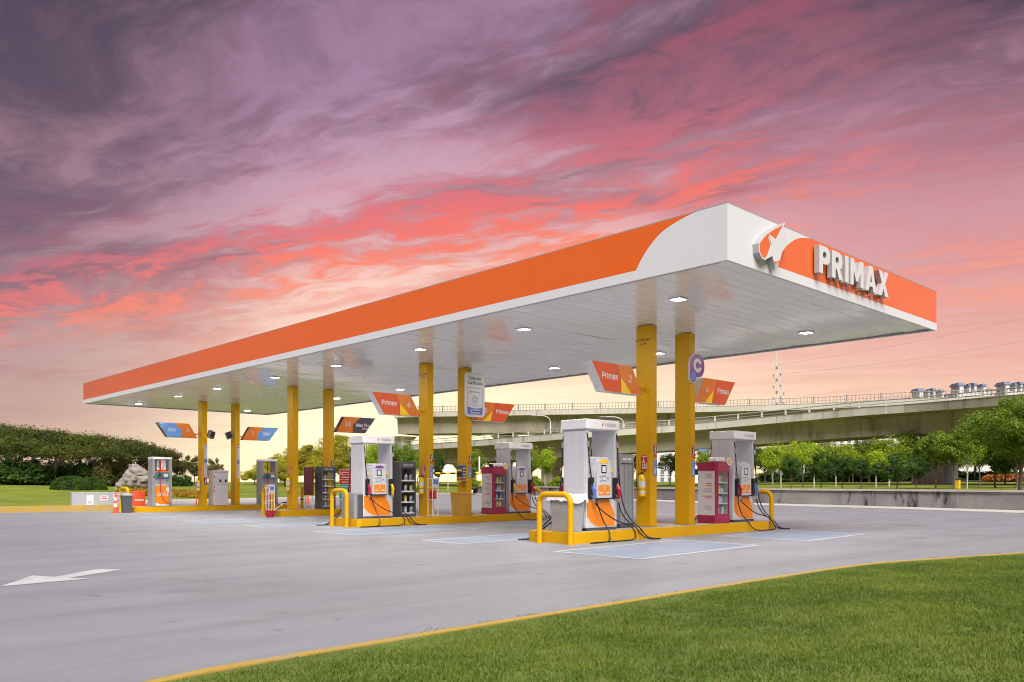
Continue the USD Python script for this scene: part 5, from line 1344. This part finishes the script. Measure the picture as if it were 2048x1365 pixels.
G1 = "young trees in the grass beyond the road wall"
for i, (kind, px, d, yt, w, lab) in enumerate([
    ("young_tree_bright_b", 1545, 62, 890, 40, "bright young tree with pale stem just right of the grey cupboard"),
    ("young_tree_bright_a", 1562, 70, 884, 58, "bright round young tree second from the grey cupboard"),
    ("dark_tree_a", 1581, 60, 912, 42, "small dark tree among bright ones right of the grey cupboard"),
    ("young_tree_bright_c", 1606, 76, 880, 62, "broad bright tree below the ramp, left of the dark round tree"),
    ("young_tree_bright_b", 1628, 72, 886, 40, "slim bright tree just behind the dark round tree"),
    ("dark_tree_b", 1643, 61, 905, 56, "dark round low tree left of centre in the park"),
    ("young_tree_bright_a", 1672, 74, 884, 56, "bright tree right of the dark round tree"),
    ("dark_tree_a", 1686, 62, 912, 44, "dark small tree, fourth trunk from the grey cupboard"),
    ("young_tree_bright_c", 1705, 84, 898, 50, "pale leafy tree in front of the white flats"),
    ("dark_tree_a", 1722, 60, 916, 50, "dark tree left of the wide shrub-like tree"),
    ("young_tree_bright_b", 1752, 70, 900, 46, "bright sapling left of the wide dark shrubby tree"),
    ("dark_tree_b", 1793, 54, 906, 72, "wide dark shrubby tree touching the grass"),
    ("young_tree_bright_a", 1778, 74, 872, 74, "tall bright tree behind the wide dark shrubby tree"),
    ("dark_tree_a", 1832, 58, 914, 42, "dark tree right beside the wide shrubby one"),
    ("mid_tree_b", 1826, 80, 866, 70, "mid green tree below the ramp's right end"),
    ("mid_tree_a", 1872, 60, 862, 76, "mid green tree with thin pale trunk near the beige hut"),
    ("mid_tree_b", 1906, 56, 858, 64, "forked mid green tree left of the yellow litter bin"),
    ("young_tree_bright_a", 1934, 58, 862, 54, "yellowish tree right of the yellow litter bin"),
    ("mid_tree_a", 1958, 66, 866, 66, "mid green tree right of the yellowish one"),
    ("dark_tree_a", 1992, 60, 872, 74, "dark leafy tree under the big tree's left side"),
    ("mid_tree_b", 2032, 58, 866, 76, "mid green tree at the right edge under the big crown"),
    ("dark_tree_b", 2010, 76, 880, 80, "dark broad tree in the shade behind the big tree"),
    ("dark_tree_a", 2066, 60, 870, 70, "dark tree at the very right edge of the picture")]):
    tree(kind, px, d, yt, w * 1.22, lab, "park_tree", "tree", G1)
ORD_ = ["first", "second", "third", "fourth", "fifth", "sixth", "seventh", "eighth", "ninth", "tenth", "eleventh", "twelfth", "thirteenth", "fourteenth"]
for j in range(14):
    px = 1530 + j * 42
    tree(["mid_tree_a", "young_tree_bright_c", "mid_tree_b"][j % 3], px, 108 + (j * 37) % 13, 895 - (j % 3) * 7, 92, f"leafy tree of the back row in the park, {ORD_[j]} from the left", "park_tree", "tree", "back row of trees in the park")
    tree("shrub_dark", px + 20, 116, 938, 90, f"dark hedge under the back row in the park, {ORD_[j]} from the left", "park_hedge", "hedge", "dark hedges under the back row in the park")
tree("big_tree", 2040, 47, 782, 215, "big feathery green tree rising past the flyover at the right edge", "big_tree", "tree")
G2 = "trees under the flyover seen between the pumps"
for kind, px, d, yt, w, lab in [
    ("young_tree_bright_c", 748, 100, 884, 66, "pale green tree seen through the gap of the second island's left pump"),
    ("mid_tree_a", 800, 96, 888, 80, "soft green tree behind the second island's bottle rack"),
    ("young_tree_bright_a", 838, 112, 898, 50, "pale tree just left of the second island's left column"),
    ("dark_tree_a", 878, 104, 906, 34, "dark little tree between the columns of the second island"),
    ("young_tree_bright_b", 950, 104, 900, 44, "bright slim tree right of the second island's right column"),
    ("young_tree_bright_c", 1000, 110, 897, 60, "bright tree behind the second island's magenta cabinet"),
    ("young_tree_bright_a", 1062, 92, 893, 56, "bright tree left of the nearest pump"),
    ("young_tree_bright_b", 1090, 98, 896, 48, "slim bright tree next to the bridge pier left of the nearest pump"),
    ("mid_tree_b", 1150, 108, 900, 60, "tree hidden behind the nearest fuel pump"),
    ("young_tree_bright_a", 1262, 100, 905, 44, "bright tree just left of the nearest column"),
    ("young_tree_bright_c", 1340, 104, 905, 60, "pale tree between the two nearest columns"),
    ("young_tree_bright_a", 1412, 78, 895, 56, "bright tree beside the blue and white board"),
    ("mid_tree_a", 1480, 92, 885, 80, "tree hidden behind the right fuel pump")]:
    tree(kind, px, d, yt, w, lab, "roadside_tree", "tree", G2)
for j, (px, d, w, yt) in enumerate(((850, 90, 46, 955), (945, 88, 40, 953), (1010, 86, 60, 950), (1070, 84, 46, 948), (1120, 88, 60, 950), (1280, 92, 60, 952))):
    tree("shrub_bright", px, d, yt, w, f"low bright hedge shrub behind the road wall, {ORD_[j]} from the left", "hedge_shrub", "shrub", "hedge shrubs beyond the wall")

G3 = "umbrella crowned trees on the left"
k = 0
for px, d, yt, w in ((-70, 88, 826, 210), (15, 92, 838, 190), (70, 86, 846, 170), (120, 92, 852, 170), (165, 88, 858, 160), (215, 92, 862, 160), (262, 88, 872, 140), (292, 94, 884, 110), (40, 80, 866, 170), (110, 80, 876, 150), (190, 82, 884, 140), (-30, 80, 862, 170)):
    tree("umbrella_tree_a" if k % 2 else "umbrella_tree_b", px, d, yt, w, f"dark umbrella crowned tree, {['first', 'second', 'third', 'fourth', 'fifth', 'sixth', 'seventh', 'eighth', 'ninth', 'tenth', 'eleventh', 'twelfth'][k]} planted of the grove on the far left", "umbrella_tree", "tree", G3); k += 1
G4 = "undergrowth below the umbrella trees"
for j, (kind, px, d, yt, w) in enumerate((("shrub_dark", 5, 78, 905, 130), ("shrub_dark", 70, 80, 910, 130), ("shrub_dark", 125, 82, 912, 120), ("shrub_dark", 175, 82, 912, 110), ("shrub_olive", 215, 82, 903, 80), ("shrub_olive", 245, 88, 905, 80), ("shrub_olive", 290, 90, 900, 90), ("shrub_dark", 270, 84, 938, 110), ("shrub_dark", -50, 78, 905, 130), ("shrub_dark", 30, 90, 925, 200), ("shrub_dark", 150, 92, 925, 200))):
    tree(kind, px, d, yt, w, f"{'dark' if 'dark' in kind else 'olive brown'} undergrowth bush, {['first', 'second', 'third', 'fourth', 'fifth', 'sixth', 'seventh', 'eighth', 'ninth', 'tenth', 'eleventh'][j]} set below the umbrella trees", "undergrowth_bush", "shrub", G4)
G5 = "trees behind the farthest pumps"
for kind, px, d, yt, w, lab in [("olive_tree", 318, 92, 893, 90, "olive tree rising behind the left gas dispenser"), ("olive_tree", 352, 94, 902, 66, "loose olive tree right of the left gas dispenser"), ("olive_tree", 388, 96, 908, 60, "loose olive tree behind the farthest left column"), ("olive_tree", 425, 98, 914, 44, "small wispy olive tree right of the farthest left column"), ("shrub_dark", 352, 90, 945, 40, "clipped dark bush right of the left gas dispenser"), ("shrub_dark", 372, 91, 946, 34, "second clipped dark bush right of the left gas dispenser")]:
    tree(kind, px, d, yt, w, lab, "olive_tree" if "olive" in kind else "clipped_bush", "tree" if "olive" in kind else "bush", G5)
G6 = "yellow green trees with low glow painted into their leaves behind the third island"
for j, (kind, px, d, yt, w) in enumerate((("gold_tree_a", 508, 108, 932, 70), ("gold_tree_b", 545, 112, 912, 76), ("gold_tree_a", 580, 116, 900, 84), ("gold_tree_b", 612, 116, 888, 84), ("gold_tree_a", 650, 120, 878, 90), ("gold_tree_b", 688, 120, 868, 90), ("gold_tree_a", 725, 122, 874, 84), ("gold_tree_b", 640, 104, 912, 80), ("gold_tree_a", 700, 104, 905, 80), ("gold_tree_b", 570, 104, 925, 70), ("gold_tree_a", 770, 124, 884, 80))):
    tree(kind, px, d, yt, w, f"yellow green tree with glow painted into its leaves, {['first', 'second', 'third', 'fourth', 'fifth', 'sixth', 'seventh', 'eighth', 'ninth', 'tenth', 'eleventh'][j]} on the slope behind the third island", "sunlit_tree", "tree", G6)

# clipped bushes on the left lawn
def dome_bush(px, d, w, h, label):
    rs = np.random.RandomState(int(px)); p = polar(px, d); z0 = gh(p[0], p[1]) - .1
    t = thing("clipped_bush", label, "bush", "rounded clipped bushes on the left lawn", (p[0], p[1], z0))
    n = 5200; dd = rs.normal(size=(n, 3)); dd[:, 2] = np.abs(dd[:, 2]); dd /= np.linalg.norm(dd, axis=1, keepdims=True)
    se = np.sign(dd) * np.abs(dd) ** .8
    v, f = leaf_cloud([(np.array([0, 0, 0]), np.array([.01] * 3))], n, .075, rs)
    off = np.repeat(se * [w / 2, w / 2, h] * rs.uniform(.93, 1.02, (n, 1)), 4, 0)
    mesh_prim("foliage", (v + off, f), "leaf_dark", t)
    m = trimesh.creation.icosphere(2, 1.0); m.vertices = np.sign(m.vertices) * np.abs(m.vertices) ** .8 * [w / 2 * .93, w / 2 * .93, h * .93]; m.vertices[:, 2] = np.maximum(m.vertices[:, 2], 0)
    mesh_prim("inner_mass", m, "leaf_dark", t, True)
dome_bush(141, 70, 3.0, 1.25, "larger rounded clipped bush on the left lawn")
dome_bush(183, 72, 2.4, 1.15, "smaller rounded clipped bush half behind the larger one")
# pale weathered rock
def rock(px, d, label):
    p = polar(px, d); t = thing("ornamental_rock", label, "rock", None, (p[0], p[1], gh(p[0], p[1]) - .1), -43)
    M["rock"] = look("pale_weathered_rock", (.27, .245, .21), .9, var=.25, scale=1.6, bump=.8, bscale=6, dirt=((.12, .10, .09), .7, 1.2))
    for nm, pts in (("main_mass", [(-.2, 1.0, 1.0, .9), (.35, 1.5, .9, .8), (.9, .9, .8, .7), (.1, 2.0, .6, .55)]), ("low_lobe", [(-1.1, .5, .6, .6), (-.8, 1.0, .45, .5), (-1.35, .2, .4, .35)])):
        b = MB()
        for x, z, rx, rz in pts:
            m = trimesh.creation.icosphere(3, 1.0); v = m.vertices * [rx, rx * .7, rz]
            nn_ = meshkit.fbm(m.vertices * 1.9 + [x, z, 3], 4, 5) - .5; v = v * .86 * (1 + 1.25 * nn_)[:, None] + [x, 0, z]
            b.add(v, m.faces)
        b.build(nm, "rock", t, smooth=60)
rock(268, 74, "pale knobbly ornamental rock under the trees left of the gas dispenser")
# flower bed on the left lawn
fb = np.random.RandomState(21); b = MB(); P = []
for _ in range(5200):
    px, d = fb.uniform(238, 470), 0; u = (px - 238) / 232
    d = fb.uniform(59, 71) + 3 * math.sin(u * 5); P.append(polar(px, d)[:2])
P = np.array(P); Z = height(P)
v, f = leaf_cloud([(np.array([a[0], a[1], z + .12]), np.array([.22, .22, .12])) for a, z in zip(P, Z)], 3, .14, fb)
tag(mesh_prim("flower_bed", (v, f), "flower_orange"), "bed of orange and yellow flowers on the lawn behind the gas dispensers", "flower bed", None, "stuff")
P = np.array([polar(fb.uniform(1970, 2080), fb.uniform(88, 94))[:2] for _ in range(1200)]); Z = height(P)
v, f = leaf_cloud([(np.array([a[0], a[1], z + .5]), np.array([.3, .3, .35])) for a, z in zip(P, Z)], 3, .16, fb)
tag(mesh_prim("flower_bed", (v, f), "flower_red"), "long bed of red flowers by the park road on the right", "flower bed", None, "stuff")
# ------------------------------------------------------------------ grass blades
def blade_look(name, c1, c2, c3):
    g = Graph(); P = g.add("geometry", "position")
    n = g.sstep(g.noise(P, .9, 5.0, .62), .36, .64)
    c = g.mix(n, c1, c2)
    c = g.mix(g.m("multiply", g.sstep(g.noise(P, 22.0, 2.0, .5), .56, .72), .75), c, c3)
    d = g.add("principled_bsdf", "BSDF", base_color=c, roughness=.55, specular_ior_level=.3)
    t = g.add("translucent_bsdf", "BSDF", color=g.mix(1.0, c, (1.2, 1.35, .8), "multiply"))
    return usdkit.material(stage, "/World/Looks/" + name, g.nodes, g.links, surface=g.add("mix_closure", "closure", fac=.3, closure1=d, closure2=t))
M["blade"] = blade_look("grass_blades", (.092, .150, .016), (.168, .222, .030), (.265, .270, .085))
gs = np.random.RandomState(8)
kinds = []
inst = UsdGeom.PointInstancer.Define(stage, "/World/lawn_grass")
tag(inst.GetPrim(), "short green grass blades covering the foreground lawn", "grass", None, "stuff")
for k in range(4):
    n = 150; pos = gs.uniform(-.17, .17, (n, 2)); h = gs.uniform(.012, .034, n); a = gs.uniform(0, 2 * PI, n); lean = gs.uniform(.1, 1.0, n) * h; w = gs.uniform(.0022, .0042, n)
    la = gs.uniform(0, 2 * PI, n); dx, dy = np.cos(a), np.sin(a)
    base = np.c_[pos, np.zeros(n)]
    mid = base + np.c_[np.cos(la) * lean * .35, np.sin(la) * lean * .35, h * .6]
    tip = base + np.c_[np.cos(la) * lean, np.sin(la) * lean, h]
    ww = np.c_[dx * w, dy * w, np.zeros(n)]
    v = np.stack([base - ww, base + ww, mid - ww * .8, mid + ww * .8, tip], 1).reshape(-1, 3)
    i = np.arange(n)[:, None] * 5
    usdkit.mesh(stage, f"/World/lawn_grass/tuft_{k:03d}", (v, np.vstack([i + [0, 1, 3], i + [0, 3, 2], i + [2, 3, 4]])), M["blade"])
    inst.CreatePrototypesRel().AddTarget(f"/World/lawn_grass/tuft_{k:03d}")
far_ = lambda px, d: tuple(polar(px, d)[:2])
view = Polygon([far_(-150, 3.5), far_(-150, 8), far_(2150, 26), far_(2150, 3.5)])
area = front_poly.buffer(-.05).intersection(view)
pts = []
x0, y0, x1, y1 = area.bounds
for x in np.arange(x0, x1, .19):
    ys = np.arange(y0, y1, .19); ok = shapely.contains_xy(area, np.full(len(ys), x), ys)
    for y in ys[ok]: pts.append((x + gs.uniform(-.1, .1), y + gs.uniform(-.1, .1)))
pts = np.array(pts); z = lawn_h(pts)
n = len(pts); rz = gs.uniform(0, 2 * PI, n)
inst.CreatePositionsAttr(Vt.Vec3fArray.FromNumpy(np.c_[pts, z].astype(np.float32)))
inst.CreateProtoIndicesAttr(Vt.IntArray.FromNumpy(gs.randint(0, 4, n).astype(np.int32)))
inst.CreateOrientationsAttr(Vt.QuathArray([Gf.Quath(float(math.cos(a / 2)), 0, 0, float(math.sin(a / 2))) for a in rz]))
edge = np.clip(shapely.distance(LineString(kf), shapely.points(pts)) / .5, .35, 1)
sc = edge * gs.uniform(.75, 1.25, n) * (.8 + .5 * meshkit.fbm(np.c_[pts * .8, np.zeros(n)], 3, 9))
inst.CreateScalesAttr(Vt.Vec3fArray.FromNumpy(np.c_[np.ones(n), np.ones(n), sc].astype(np.float32)))
